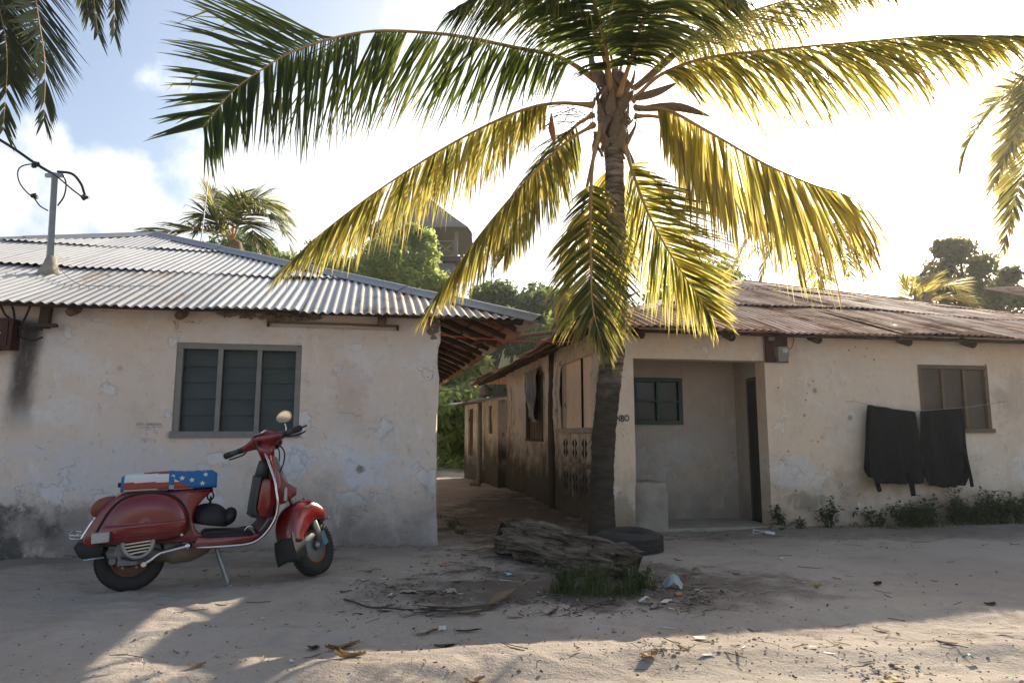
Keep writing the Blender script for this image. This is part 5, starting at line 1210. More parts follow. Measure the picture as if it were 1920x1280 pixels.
fronds = [
 ([(1145, 165), (1120, 70), (1060, 0), (980, -30), (900, -10), (850, 20)], (6.65, 6.1, 5.5, 5.3), .8, dict(tone0=.2, droop=1.0, npairs=85, start=.15, hang=.5)),
 ([(1165, 165), (1200, 80), (1260, 10), (1340, -20), (1400, 0)], (6.65, 6.2, 5.7), .75, dict(tone0=.4, droop=1.0, npairs=80, start=.18, hang=.5)),
 ([(1130, 240), (1140, 330), (1142, 420), (1148, 520)], (6.9, 7.2, 7.4), .7, dict(tone0=.6, droop=.7, npairs=60, start=.3, spread=48)),
 # pixels of the rachis, depths along it, leaflet length, options
 ([(1118, 150), (1050, 108), (960, 88), (848, 66), (730, 58), (660, 64), (590, 82), (535, 104), (488, 133), (438, 170), (379, 240)], (6.7, 5.8, 4.9, 4.3), 1.12, dict(tone0=.06, droop=.32, spread=66, npairs=120, start=.08, hang=.66, hang_b=.8, roll=ROLL1)),
 ([(1112, 197), (1040, 194), (965, 212), (850, 268), (720, 350), (610, 432), (528, 505)], (6.65, 6.3, 5.9, 5.7), .80, dict(tone0=.58, droop=1.2, npairs=120, start=.2, dead=.25, hang=.7)),
 ([(1112, 235), (1060, 268), (990, 335), (900, 440), (815, 562)], (6.65, 6.2, 5.8), 1.0, dict(tone0=.6, droop=.9, npairs=125, start=.24, spread=54, hang=.45)),
 ([(1112, 215), (1075, 240), (1035, 290), (985, 380), (945, 480)], (6.75, 7.1, 7.4), .82, dict(tone0=.4, droop=.9, npairs=80, start=.22, hang=.4)),
 ([(1128, 235), (1112, 300), (1107, 400), (1108, 500), (1112, 580), (1132, 655)], (6.6, 6.3, 6.1), .66, dict(tone0=.45, droop=.7, npairs=78, start=.3, spread=56)),
 ([(1172, 275), (1192, 340), (1225, 420), (1275, 505), (1335, 592)], (6.6, 6.45, 6.3), .86, dict(tone0=.5, droop=.35, npairs=90, start=.14, spread=56, roll=1.0)),
 ([(1192, 202), (1250, 206), (1330, 248), (1430, 305), (1520, 345), (1590, 368), (1648, 412)], (6.6, 6.1, 5.6, 5.4), 1.22, dict(tone0=.66, droop=1.1, npairs=125, start=.12, dead=.85, hang=.8)),
 ([(1185, 190), (1240, 140), (1330, 108), (1470, 92), (1620, 78), (1780, 66), (1930, 72)], (6.6, 6.2, 5.7, 5.5), 1.05, dict(tone0=.55, droop=.7, npairs=120, start=.18, spread=62, hang=.6)),
 ([(1190, 165), (1260, 100), (1340, 48), (1450, 8), (1560, -20), (1680, -18)], (6.75, 7.1, 7.4), .85, dict(tone0=.5, droop=.7, npairs=105, start=.22, hang=.6)),
 ([(1146, 175), (1138, 100), (1118, 20), (1095, -60), (1060, -110), (1010, -110)], (6.6, 6.1, 5.3, 4.8), .80, dict(tone0=.05, droop=1.0, npairs=110, start=.12, spread=70, hang=.35)),
 ([(1125, 250), (1105, 330), (1085, 430), (1068, 520), (1050, 600)], (6.85, 7.2, 7.3), .55, dict(tone0=.72, droop=.8, npairs=60, start=.4, spread=42)),
 ([(1140, 165), (1090, 90), (1010, 20), (900, -40), (800, -40)], (6.8, 7.2, 7.6), .8, dict(tone0=.35, droop=1.2, npairs=85, start=.25)),
 ([(1155, 160), (1185, 60), (1230, -60), (1320, -140), (1420, -150)], (6.75, 7.0, 7.5), .8, dict(tone0=.4, droop=1.2, npairs=80, start=.25)),
 ([(1160, 180), (1190, 90), (1210, 20), (1225, -50), (1250, -90)], (6.55, 6.0, 5.4, 5.), .75, dict(tone0=.25, droop=1.2, npairs=90, start=.16, hang=.4)),
 ([(1150, 160), (1140, 40), (1120, -120), (1080, -260)], (6.72, 6.8, 7.0), .7, dict(tone0=.25, droop=.5, npairs=70, start=.25)),
 ([(1190, 218), (1240, 222), (1300, 262), (1380, 345), (1450, 420)], (6.7, 6.6, 6.5), .85, dict(tone0=.72, droop=1.2, npairs=95, start=.25, dead=.3, hang=.7)),
]
for k, (px, dp, L, kw) in enumerate(fronds): frond_mesh(palm, F_(px, dp), L, seed=100 + k, dens=1.75, **kw)
# fallen-hanging dry leaflets at the tip of the right frond
m = MB()
for x, y, L in ((1520, 500, 135), (1575, 470, 120), (1635, 560, 80), (1480, 540, 80), (1608, 530, 60)):
    pass

def palm_at(name, label, crown, base, fr, r=(.16, .11), mat=PALM_DK, lmax=.7, seed=0, npairs=60, tone0=.3, droop=1.1, wid=.024, nseg=4):
    b = np.array(base, float); b[2] = float(gh(b[0], b[1])) - .05; o = empty(name, b); tag(o, label, 'palm tree', 'palms behind the houses'); crown = np.asarray(crown, float)
    trunk_tube(o, [np.zeros(3), (crown - b) * (.33, .33, .33) + (.1, 0, 0), (crown - b) * (.66, .66, .66) + (.1, 0, 0), crown - b], [r[0], r[1], r[1], r[1]], BARK, 40, 10)
    m = MB(); m.ellipsoid(crown - b, (r[1] * 1.6, r[1] * 1.6, r[1] * 3.2), 10, 8, noise=.3); m.build('heart', BOOT, o, smooth=True)
    for k, pts in enumerate(fr):
        frond_mesh(o, pts, lmax, mat, npairs, .16, droop, 62, seed + k, tone0, .03, nseg=nseg, wid=wid)
    return o
def fan(c, n, length, seed, rise=.8, fall=1.2, az0=0.):
    r_ = random.Random(seed); out = []
    for k in range(n):
        a = az0 + k * 2.399; d = np.array((math.cos(a), math.sin(a), 0)); L = length * r_.uniform(.8, 1.1); e = r_.uniform(.1, 1.) * rise; fl = fall * r_.uniform(.6, 1.2)
        c = np.asarray(c, float); out.append([c, c + d * L * .3 + (0, 0, L * .3 * e), c + d * L * .65 + (0, 0, L * (.38 * e - .08 * fl)), c + d * L * .9 + (0, 0, L * (.3 * e - .33 * fl)), c + d * L + (0, 0, L * (.2 * e - .55 * fl))])
    return out
# tall palm off the upper left corner
c1 = at(-75, -330, 12.5)
f1 = [[c1, at(-20, -330, 12.2), at(40, -170, 11.9), at(70, 20, 11.8), at(84, 120, 11.8), at(82, 228, 11.8)],
      [c1, at(60, -380, 12.8), at(170, -240, 13.), at(210, -80, 13.1), at(214, 68, 13.1)],
      [c1, at(20, -360, 12.7), at(110, -260, 12.9), at(160, -110, 13), at(184, 66, 13.)],
      [c1, at(-60, -240, 12), at(-20, -60, 11.6), at(12, 90, 11.5), at(6, 245, 11.5)],
      [c1, at(-70, -160, 12.3), at(-30, 0, 12.2), at(30, 60, 12.2), at(28, 150, 12.1)]] + fan(c1, 7, 4., 3, az0=1.9)
palm_at('tall_palm', 'tall palm whose dark frond tips hang in at the upper left corner', c1, (c1[0] - .6, c1[1] + .4, 0), f1, lmax=1.2, seed=300, npairs=170, tone0=.0, droop=.1, wid=.026)
c2 = at(2060, 140, 17.)
f2 = [[c2, at(2020, 100, 16.6), at(1960, 160, 16.3), at(1900, 260, 16.2), at(1862, 350, 16.2)], [c2, at(2010, 180, 16.6), at(1945, 260, 16.4), at(1905, 370, 16.3), at(1880, 470, 16.3)], [c2, at(2030, 60, 17), at(1960, 90, 17), at(1915, 190, 17), at(1895, 300, 17)]] + fan(c2, 7, 3.4, 5, az0=-.8)
palm_at('slender_palm', 'palm whose frond tips reach in at the right picture edge', c2, (c2[0] + .5, c2[1], 0), f2, lmax=1.25, seed=330, npairs=140, tone0=.55, droop=.3, mat=PALM, wid=.028)
c3 = at(440, 478, 17.5); c3b = at(436, 450, 17.5)
f3 = [[c3b, at(405, 400, 17.4), at(398, 362, 17.4)], [c3b, at(440, 395, 17.2), at(465, 378, 17.), at(500, 392, 16.8), at(530, 425, 16.8)], [c3b, at(455, 410, 17), at(490, 400, 16.8), at(525, 425, 16.7), at(548, 470, 16.7)], [c3b, at(445, 400, 17.6), at(480, 372, 17.8), at(520, 388, 18), at(545, 415, 18)],
      [c3b, at(450, 420, 16.9), at(470, 425, 16.5), at(490, 470, 16.3)], [c3b, at(400, 432, 17), at(350, 430, 16.6), at(300, 435, 16.5), at(268, 445, 16.5)], [c3b, at(420, 395, 17.8), at(430, 375, 18.2), at(460, 360, 18.6)], [c3b, at(410, 420, 17.2), at(385, 405, 17.0), at(372, 430, 16.9)]]
palm_at('young_palm', 'bushy green palm crown rising behind the ridge of the pale house', c3, (c3[0], c3[1] + .2, 0), f3, lmax=1.0, seed=360, npairs=70, tone0=.35, droop=1.3, r=(.15, .12), mat=PALM)
c4 = at(1495, 455, 22.)
f4 = [[c4, at(1460, 420, 22), at(1410, 440, 22), at(1375, 500, 22)], [c4, at(1530, 400, 22), at(1575, 405, 22), at(1600, 440, 22)], [c4, at(1540, 430, 21.5), at(1590, 460, 21.5), at(1620, 520, 21.5)], [c4, at(1480, 400, 22.5), at(1440, 400, 22.5), at(1400, 450, 22.5)], [c4, at(1510, 480, 21.5), at(1540, 520, 21.5), at(1560, 560, 21.5)], [c4, at(1470, 450, 21), at(1440, 480, 21), at(1425, 530, 21)]] + fan(c4, 4, 2.6, 8)
palm_at('back_palm', 'hazy palm behind the roof of the porch house under the right fronds', c4, (c4[0] + .2, c4[1], 0), f4, lmax=1.0, seed=390, npairs=56, tone0=.55, droop=1.4, mat=PALM)
c5 = at(1735, 572, 19.)
f5 = [[c5, at(1710, 560, 19), at(1690, 520, 19)], [c5, at(1750, 545, 19), at(1785, 535, 19), at(1820, 560, 19)], [c5, at(1730, 535, 19.2), at(1740, 520, 19.4)], [c5, at(1760, 560, 18.8), at(1800, 560, 18.6), at(1830, 580, 18.5)]]
palm_at('low_palm', 'low yellow-green palm showing above the right roof ridge', c5, (c5[0], c5[1] + .2, 0), f5, lmax=.75, seed=420, npairs=48, tone0=.7, droop=.7, mat=PALM)

# ------------------------------------------------------------------ trees and shrubs
def leaf_cloud(centers, radii, n, size, seed, flat=.8, shell=.55, elong=1.8):
    rr = np.random.default_rng(seed); k = rr.integers(0, len(centers), n); C = np.asarray(centers)[k]; Rr = np.asarray(radii)[k]
    d = rr.normal(size=(n, 3)); d /= np.linalg.norm(d, axis=1)[:, None]; rad = shell + (1 - shell) * rr.random(n) ** .7
    rad = np.where(rr.random(n) < .12, rad * rr.uniform(1., 1.25, n), rad)
    lump = 1 + .22 * fbm(d[:, 0] * 2.5 + C[:, 0], d[:, 1] * 2.5 + C[:, 1], d[:, 2] * 2.5 + C[:, 2], 2)
    p = C + d * (rad * lump)[:, None] * Rr[:, None] * np.array((1, 1, flat))
    nrm = d * .7 + rr.normal(size=(n, 3)) * .75 + np.array((0, 0, .35)); nrm /= np.linalg.norm(nrm, axis=1)[:, None]
    a = np.cross(nrm, rr.normal(size=(n, 3))); a /= np.linalg.norm(a, axis=1)[:, None] + 1e-9; b = np.cross(nrm, a)
    s = size * rr.uniform(.6, 1.35, n)[:, None]
    V = np.stack([p - a * s * elong * .5, p + b * s * .42 - a * s * .05, p + a * s * elong * .55 - nrm * s * .15, p - b * s * .42 - a * s * .05], 1).reshape(-1, 3)
    i = np.arange(n) * 4; Fc = np.stack([i, i + 1, i + 2, i + 3], 1).tolist()
    return V, Fc
def branch_set(mb, base, centers, r, seed):
    rr = random.Random(seed); base = np.asarray(base, float); top = np.mean(centers, 0); fork = base + (top - base) * .45
    mb.tube(cat_rom([base - (0, 0, .1), (base + fork) / 2 + (rr.uniform(-.1, .1), 0, 0), fork], 8), np.linspace(r, r * .7, 8), 8)
    for c in centers:
        c = np.asarray(c); mb.tube(cat_rom([fork - (0, 0, .05), (fork + c) / 2 + (rr.uniform(-.2, .2), rr.uniform(-.2, .2), .15), c], 7), np.linspace(r * .55, r * .12, 7), 6)
def tree(name, label, cat, base, cents, rads, n, size, mat, r, seed, group=None, shell=.5, flat=.8, parts=('trunk', 'crown')):
    b = np.array(base, float); b[2] = float(gh(b[0], b[1])) - .05; o = empty(name, b); tag(o, label, cat, group)
    C = np.asarray(cents, float) - b; m = MB(); branch_set(m, np.zeros(3), C, r, seed); m.build(parts[0], TREEBARK, o, smooth=True)
    V, Fc = leaf_cloud(C, np.asarray(rads, float), n, size, seed, flat, shell); m = MB(); m.add(V, Fc); m.build(parts[1], mat, o); return o
# bright shrub tree in front of the thatched lookout
def PX(lst, Y): return [at(x, y, Y + dy) for x, y, dy in lst]
Yb = 24.
tree('leafy_tree', 'bright green leafy tree hiding the thatched lookout', 'tree', at(735, 560, Yb), PX([(742, 462, 0), (792, 452, .5), (770, 440, .3), (705, 485, 0), (740, 495, -.6), (790, 505, -.3), (690, 515, -.8), (760, 535, -1), (820, 535, -.5), (640, 510, .2), (720, 465, .6), (600, 500, .8), (800, 480, 0)], Yb), [.6, .55, .45, .8, .95, .7, .8, .8, .6, .7, .5, .6, .5], 15000, .10, LEAF_L, .2, 501, flat=.85)
tree('broad_tree', 'grey-green tree standing above the right roof ridge', 'tree', at(1820, 600, 24.), PX([(1800, 470, 0), (1770, 500, .3), (1840, 500, 0), (1770, 465, 0), (1820, 535, 0), (1760, 540, -.3), (1880, 540, .2), (1895, 515, 0), (1860, 565, 0), (1910, 560, .4), (1800, 560, -.4), (1740, 525, 0)], 24.), [.65, .7, .6, .45, .8, .7, .5, .4, .8, .6, .9, .45], 7500, .12, LEAF_C, .22, 502, shell=.2)
# wooded slope at the end of the lane
rs = random.Random(11); k = 0
slope = [(905, 555, 27), (960, 560, 28), (1010, 575, 27), (1060, 590, 27), (1100, 570, 29), (930, 620, 24), (985, 630, 24), (1040, 635, 25), (870, 640, 23), (850, 700, 21), (830, 760, 19.5), (868, 790, 19.2), (1090, 640, 26), (1150, 590, 30), (1210, 570, 31), (1280, 560, 30), (1340, 540, 29), (640, 520, 29), (560, 490, 30), (480, 470, 31)]
SL = ['shrub on the slope just right of the thatched lookout', 'shrub crown on the slope right of the hanging left frond', 'shrub crown on the slope over the gap between the roofs', 'shrub on the slope left of the hanging yellow frond tip', 'shrub on the slope behind the palm trunk', 'dark shrub halfway up the slope above the tip of the grey roof',
      'dark shrub on the slope right of the grey roof tip', 'dark shrub on the slope above the bent rusty sheets', 'shrub on the slope hidden behind the grey roof overhang', 'shrub at the lane end just right of the pale house wall', 
      'low shrub with leaves coloured as sunlit beside the pale house corner at the lane end', 'low shrub with leaves coloured as sunlit beside the lean-to at the lane end', 'shrub on the slope behind the rusty roof corner', 'shrub tree behind the rusty roof left of the trunk', 'shrub tree behind the rusty roof right of the trunk', 'shrub tree behind the rusty hip of the porch house', 'shrub tree behind the apex of the rusty roof',
      'shrub tree left of the bright leafy tree', 'shrub tree behind the grey roof hip under the long left frond', 'shrub tree behind the grey roof beside the bushy palm']
for k, (px, py, Y) in enumerate(slope):
    c = at(px, py, Y); g0 = float(gh(c[0], c[1])); R_ = rs.uniform(.9, 1.25) * (Y / 25); cents = [c + np.array((rs.uniform(-.8, .8), rs.uniform(-.5, .5), rs.uniform(-.9, .35))) * R_ for _ in range(7)]
    cents = [np.array((q[0], q[1], max(q[2], float(gh(q[0], q[1])) + .25))) for q in cents]
    lab = SL[k]; grp = 'shrubs on the wooded slope' if k < 14 else 'shrub trees behind the roofs'
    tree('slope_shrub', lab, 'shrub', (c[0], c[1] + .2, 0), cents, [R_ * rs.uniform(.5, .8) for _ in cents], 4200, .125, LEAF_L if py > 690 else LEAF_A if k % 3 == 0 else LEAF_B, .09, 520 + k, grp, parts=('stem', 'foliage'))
# ground cover on that slope
rr = np.random.default_rng(5); n = 9000; xs_ = rr.uniform(-5, 2.5, n); ys_ = rr.uniform(16.9, 24, n); keep = fbm(xs_ * .8, ys_ * .8, 0, 3) > -.35 - .12 * (ys_ - 17); xs_, ys_ = xs_[keep], ys_[keep]; zs_ = gh(xs_, ys_) + rr.random(len(xs_)) ** 2 * .4
V, Fc = leaf_cloud([(0, 0, 0)], [.12], len(xs_), .1, 77); V = V.reshape(-1, 4, 3) + np.stack([xs_, ys_, zs_], 1)[:, None]; m = MB(); m.add(V.reshape(-1, 3), Fc); o = m.build('ground_cover', LEAF_L); tag(o, 'low leafy ground cover at the end of the lane', kind='stuff')

# thatched lookout
Yt = 31.; ap = at(790, 362, Yt); ez = at(690, 452, Yt)[2]; tcx = ap[0] + .1
tb = np.array((tcx, Yt, float(gh(tcx, Yt)) - .1)); tw = empty('thatched_lookout', tb); tag(tw, 'thatched lookout tower with rail above the trees', 'tower')
hw = 2.35; fz = at(800, 500, Yt)[2] - tb[2]; e_ = ez - tb[2] - .05; a_ = ap[2] - tb[2]
m = MB(); rings = []
for t, w in ((0, hw), (.03, hw * .99), (.35, hw * .63), (.7, hw * .28), (.9, hw * .11), (1, .08)):
    rg = []
    for i in range(4):
        for s in np.linspace(0, 1, 8, endpoint=False):
            P = [(-w, -w), (w, -w), (w, w), (-w, w)]; a0, b0 = np.array(P[i]), np.array(P[(i + 1) % 4]); q = a0 + (b0 - a0) * s; q = q * (1 - .04 * (s == 0)) * (1 + .02 * random.uniform(-1, 1)); rg.append((q[0], q[1], e_ + (a_ - e_) * t + .04 * random.uniform(-1, 1)))
    rings.append(rg)
m.loft(rings); m.build('thatch_roof', THATCH, tw)
for x in (-1.7, 1.7):
    for y in (-1.7, 1.7):
        m = MB(); m.tube([(x, y, fz), (x * 1.01, y, e_ + .25)], .09, 8); m.build('post', WOOD_GREY, tw, smooth=True)
m = MB(); m.box((0, 0, fz - .12), (3.9, 3.9, .22)); m.build('floor_deck', WOOD_DARK, tw)
m = MB(); m.box((0, 0, (fz - .23) / 2), (3.3, 3.3, fz - .24)); m.build('lower_wall', TOWERWALL, tw)
for z in (.05, .72):
    m = MB(); m.bar((-1.7, -1.72, fz + z), (1.7, -1.72, fz + z), .06, .06); m.build('rail', WOOD_GREY, tw)
for i in range(4):
    a0 = -1.7 + i * .85
    for p, q in (((a0, .08), (a0 + .85, .70)), ((a0, .70), (a0 + .85, .08))):
        m = MB(); m.bar((p[0], -1.72 + .02 * (p[1] > .5), fz + p[1]), (q[0], -1.72 + .02 * (p[1] > .5), fz + q[1]), .04, .04); m.build('cross_brace', WOOD_GREY, tw)
    m = MB(); m.bar((a0, -1.72, fz), (a0, -1.72, fz + .74), .05, .05); m.build('baluster', WOOD_GREY, tw)
rr = np.random.default_rng(9); V, Fc = leaf_cloud([at(800, 508, 28.), at(822, 520, 28.)], [.35, .3], 260, .07, 3); m = MB(); fb = at(810, 520, 28.); fb[2] = float(gh(fb[0], fb[1])); fo = empty('flowering_bush', fb); tag(fo, 'pink flowering bush below the thatched lookout', 'bush')
m.add(V - fb, Fc); m.build('blossom', PINK, fo); m = MB(); V, Fc = leaf_cloud([at(800, 530, 28.) - fb, at(822, 540, 28.) - fb], [.6, .5], 900, .1, 4); m.add(V, Fc); m.build('foliage', LEAF_A, fo); m = MB(); m.tube([np.zeros(3), at(808, 530, 28.) - fb], .06, 6); m.build('stem', TREEBARK, fo)

# thin aerial mast
am = at(385, 470, 12.5); ab = np.array((am[0], am[1], float(gh(am[0], am[1])))); ao = empty('aerial_mast', ab); tag(ao, 'thin leaning aerial pole behind the roof ridge of the pale house', 'antenna')
m = MB(); m.tube([np.zeros(3), at(377, 450, 12.5) - ab, at(390, 340, 12.5) - ab, at(401, 266, 12.5) - ab], [.014, .012, .008, .006], 6); m.build('pole', STEEL, ao)
m = MB(); m.bar(at(398, 270, 12.5) - ab, at(406, 262, 12.5) - ab, .01, .01); m.build('tip', STEEL, ao)

# ------------------------------------------------------------------ washing on a line
OFFL = -.13
def garment(name, label, rows, sleeves, seed):
    """rows: (y_px, left_px, right_px) from the line down; hung folded over the line in front of the wall"""
    rr = random.Random(seed); NR_, NC_ = 26, 22; ys = np.linspace(rows[0][0], rows[-1][0], NR_)
    yk = [r[0] for r in rows]; lk = [r[1] for r in rows]; rk = [r[2] for r in rows]; front = []
    tilt = rows[0][3]
    for i, y in enumerate(ys):
        t = i / (NR_ - 1); l = np.interp(y, yk, lk); r = np.interp(y, yk, rk)
        for j in range(NC_):
            s = j / (NC_ - 1); x = l + (r - l) * s; yy = y + tilt * s * (1 - t) + (rr.uniform(-.6, .6) if t == 1 else 0) + 5 * math.sin(s * math.pi) * t * t * rows[-1][3]
            fold = (.016 + .034 * t) * math.sin(s * 15 + seed + 1.5 * math.sin(t * 3 + s * 4)) + .012 * t * math.sin(s * 31 + seed * 2)
            P = Rpx(x, yy, OFFL); front.append((P[0], OFFL - .008 - fold - .01 * t, P[2]))
    front = np.array(front); back = front.copy(); top = front[:NC_, 2]
    back[:, 1] = OFFL + .012 + (front[:, 1] - OFFL) * -.35; zt = np.tile(top, NR_); back[:, 2] = zt - (zt - front[:, 2]) * .93
    m = MB(); g = [(i * NC_ + j, i * NC_ + j + 1, (i + 1) * NC_ + j + 1, (i + 1) * NC_ + j) for i in range(NR_ - 1) for j in range(NC_ - 1)]
    m.add(front, g); m.add(back, [q[::-1] for q in g]); n0 = NR_ * NC_
    m.f += [(j, j + 1, n0 + j + 1, n0 + j)[::-1] for j in range(NC_ - 1)]; m.m += [0] * (NC_ - 1)
    o = m.build(name, CLOTH, smooth=True); o.matrix_world = rh.matrix_basis; tag(o, label, 'garment', 'washing on the line')
    for pts, r_ in sleeves:
        q = MB(); P = [np.array(Rpx(x, y, OFFL - .012)) for x, y in pts]; q.tube(cat_rom(P, 10), np.linspace(r_, r_ * .8, 10), 9, flat=.45, flatdir=(0, 1, 0)); q.build('sleeve', CLOTH, o, smooth=True)
garment('hanging_garment', 'black garment on the line left of the brown window, two sleeve ends below the hem', [(759, 1628, 1714, 13), (800, 1626, 1717, 0), (850, 1625, 1723, 0), (890, 1624, 1733, 0), (905, 1633, 1734, .4)], [([(1640, 880), (1645, 905), (1650, 921)], .035), ([(1705, 885), (1710, 910), (1713, 929)], .04)], 1)
garment('hanging_garment', 'black garment on the line overlapping the brown window, one sleeve at its right', [(771, 1726, 1805, -6), (800, 1727, 1810, 0), (850, 1729, 1814, 0), (890, 1735, 1812, 0), (909, 1743, 1800, .9)], [([(1808, 840), (1814, 870), (1820, 895), (1823, 912)], .03)], 4)
wl_ = MB(); a_ = Rpx(1600, 752, OFFL); b_ = Rpx(1714, 771, OFFL); c_ = Rpx(1726, 770, OFFL); d_ = Rpx(1806, 764, OFFL); e2 = Rpx(1890, 752, OFFL)
wl_.tube([(a_[0], 0.0, a_[2]), a_, Rpx(1628, 758, OFFL), b_, c_, d_, e2, (e2[0], 0.0, e2[2])], .003, 5); w_ = wl_.build('washing_line', STRING); w_.matrix_world = rh.matrix_basis; tag(w_, 'thin washing line nailed to the wall of the porch house', 'line')

# ------------------------------------------------------------------ log, tyre
la = ground_px(965, 1040); lb_ = ground_px(1178, 1092); 
lo = empty('fallen_log', (la + lb_) / 2); tag(lo, 'weathered grey log lying in front of the palm trunk', 'log')
def rl(P): return np.asarray(P) - (la + lb_) / 2
axis = (lb_ - la); LL = np.linalg.norm(axis[:2]); ad = axis / LL; sdv = np.array((-ad[1], ad[0], 0)); m = MB(); rings = []
NL, NS = 110, 96
for i in range(NL):
    t = i / (NL - 1); c = la + axis * t + np.array((0, 0, .135 + .012 * math.sin(t * 7) - .01 * t))
    rr0 = .155 * (1 + .10 * math.sin(t * 5 + 1)) * (1 - .3 * sstep(.93, 1, t)) * (1 - .2 * sstep(.04, 0, t)); a = 2 * np.pi * np.arange(NS) / NS
    ca, sa = np.cos(a), np.sin(a); tw = a + t * .5
    wob = fbm(t * 3.1, 1., 0., 3); g_ = 0.
    for kk, am in ((5, .16), (9, .13), (16, .10), (27, .06)): g_ = g_ + am * (np.abs(np.sin(kk * tw / 2 + 1.6 * fbm(np.cos(tw) * 1.5 + kk, np.sin(tw) * 1.5, t * 3.2, 3))) - .6)
    chip = .2 * np.minimum(0, fbm(ca * 3 + t * 5, sa * 3, t * 9, 3))
    r_ = rr0 * (1 + g_ + chip) * np.where(sa < 0, 1.12, 1.0) * (1 + .06 * wob)
    end = (.16 * fbm(ca * 3.5, sa * 3.5, 4 + (i > 50), 3)) * (sstep(.9, 1, t) + sstep(.1, 0, t))
    rings.append(np.stack([rl(c)[k] + sdv[k] * r_ * ca * 1.15 + (k == 2) * r_ * sa + ad[k] * end for k in range(3)], 1))
m.loft(rings); m.build('trunk', LOGM, lo, smooth=True, sharp=30)
for k in range(5):
    t0 = random.uniform(.35, .6); a = R(random.uniform(35, 120)); p = la + axis * t0 + np.array((0, 0, .115)) + sdv * .125 * math.cos(a) + np.array((0, 0, .125 * math.sin(a))); q = la + axis * min(1.02, t0 + random.uniform(.3, .45)) + np.array((0, 0, .115)) + sdv * .13 * math.cos(a) + np.array((0, 0, .135 * math.sin(a)))
    m = MB(); m.tube(cat_rom([rl(p), rl((p + q) / 2) + (0, 0, .02), rl(q)], 8), [.01, .022, .026, .03, .028, .026, .022, .01], 6, flat=.5); m.build('splinter', LOGM, lo, smooth=True)
tyc = ground_px(1176, 1030); tyc[2] = float(gh(tyc[0], tyc[1])) - .045
ty = empty('old_tyre', tyc, .4); tag(ty, 'worn black tyre lying flat beside the palm trunk', 'tyre')
m = MB(); m.torus((0, 0, .105), .225, .095, axis='z', n=56, m=16, flat=1.05); V = np.concatenate(m.v); V[:, 2] += .012 * np.sin(np.arctan2(V[:, 1], V[:, 0]) * 2); m.v = [V]; TYRE = simple('dusty_rubber', (.05, .046, .041), .9, 0, .5, 7, .3, .004)
tyo = m.build('carcass', TYRE, ty, smooth=True)
m = MB()
for k in range(56):
    a = 2 * math.pi * k / 56
    for z in (.06, .105, .15): m.box((.322 * math.cos(a + .03 * (z > .1)), .322 * math.sin(a + .03 * (z > .1)), z), (.012, .024, .034), Matrix.Rotation(a, 3, 'Z'))
m.build('tread', TYRE, ty)

# ------------------------------------------------------------------ weeds and grass
def weed(label, base, h, w, n, seed, size=.03, name='weed', group='weeds along the right wall'):
    rr = random.Random(seed); b = np.array(base, float); b[2] = float(gh(b[0], b[1])); o = empty(name, b); tag(o, label, 'plant', group); st_ = MB(); LVs = []; LFs = []; nv = 0
    for k in range(n):
        a = rr.uniform(0, 6.28); L = h * rr.uniform(.5, 1.05); lean = w * rr.uniform(.2, 1.); tip = np.array((math.cos(a) * lean, math.sin(a) * lean * .45, L)); mid = tip * .5 + (rr.uniform(-.03, .03), 0, .06 * L)
        P = cat_rom([np.array((math.cos(a) * .02, math.sin(a) * .02, -.01)), mid, tip], 7); st_.tube(P, np.linspace(.004, .0015, 7), 4)
        for j in range(int(10 + 26 * L)):
            t = rr.uniform(.12, 1.); f = t * 6; i = min(int(f), 5); p = P[i] + (P[i + 1] - P[i]) * (f - i); d = np.array([rr.gauss(0, 1), rr.gauss(0, 1), rr.gauss(.1, .6)]); d /= np.linalg.norm(d); s_ = np.cross(d, (0, 0, 1.)); s_ /= np.linalg.norm(s_) + 1e-6; z = size * rr.uniform(.7, 1.6); q = p + d * z * .5
            LVs += [q, q + d * z * .6 + s_ * z * .5 + (0, 0, .003), q + d * z * 1.5 - (0, 0, z * .3), q + d * z * .6 - s_ * z * .5 + (0, 0, .003)]; LFs.append((nv, nv + 1, nv + 2, nv + 3)); nv += 4
    st_.build('stem', WEED, o); m = MB(); m.add(LVs, LFs); m.build('leaves', WEED, o); return o
def wb(px, yl): 
    P = Rpx(px, 985, yl); return RC + ru * P[0] + rn * yl
for (px, yl, h, w, n, lab) in [(1720, -.22, .26, .3, 26, 'low leafy mat in front of the weeds between the garments'), (1830, -.24, .3, .32, 28, 'low leafy mat below the brown window'), (1885, -.22, .36, .3, 28, 'dense leafy clump right of the brown window'), (1460, -.10, .30, .10, 9, 'small upright weed at the right porch corner'), (1555, -.14, .42, .20, 12, 'scraggly weed against the wall right of the porch'), (1640, -.14, .22, .22, 12, 'low weed under the left black garment'), (1700, -.14, .35, .25, 16, 'leafy weed between the hems of the two garments'),
                              (1745, -.12, .45, .18, 14, 'bushy weed under the right black garment'), (1797, -.12, .56, .12, 9, 'tall thin weed climbing the wall beside the hanging sleeve'), (1800, -.2, .28, .3, 20, 'spreading weed below the brown window'), (1855, -.16, .46, .26, 20, 'thick weed clump below the brown window corner'), (1910, -.16, .42, .26, 20, 'dark weed clump at the right picture edge'), (1500, -.1, .12, .06, 5, 'tiny weed at the wall foot near the porch corner')]:
    weed(lab, wb(px, yl), h * .85, w, n, int(px))
for (px, py, h, w, n, lab) in [(845, 985, .12, .2, 6, 'little green weed at the corner of the pale house'), (862, 1000, .08, .15, 5, 'sparse weed beside the lane corner')]:
    weed(lab, ground_px(px, py), h, w, n, int(px), .02, group='weeds in the lane')
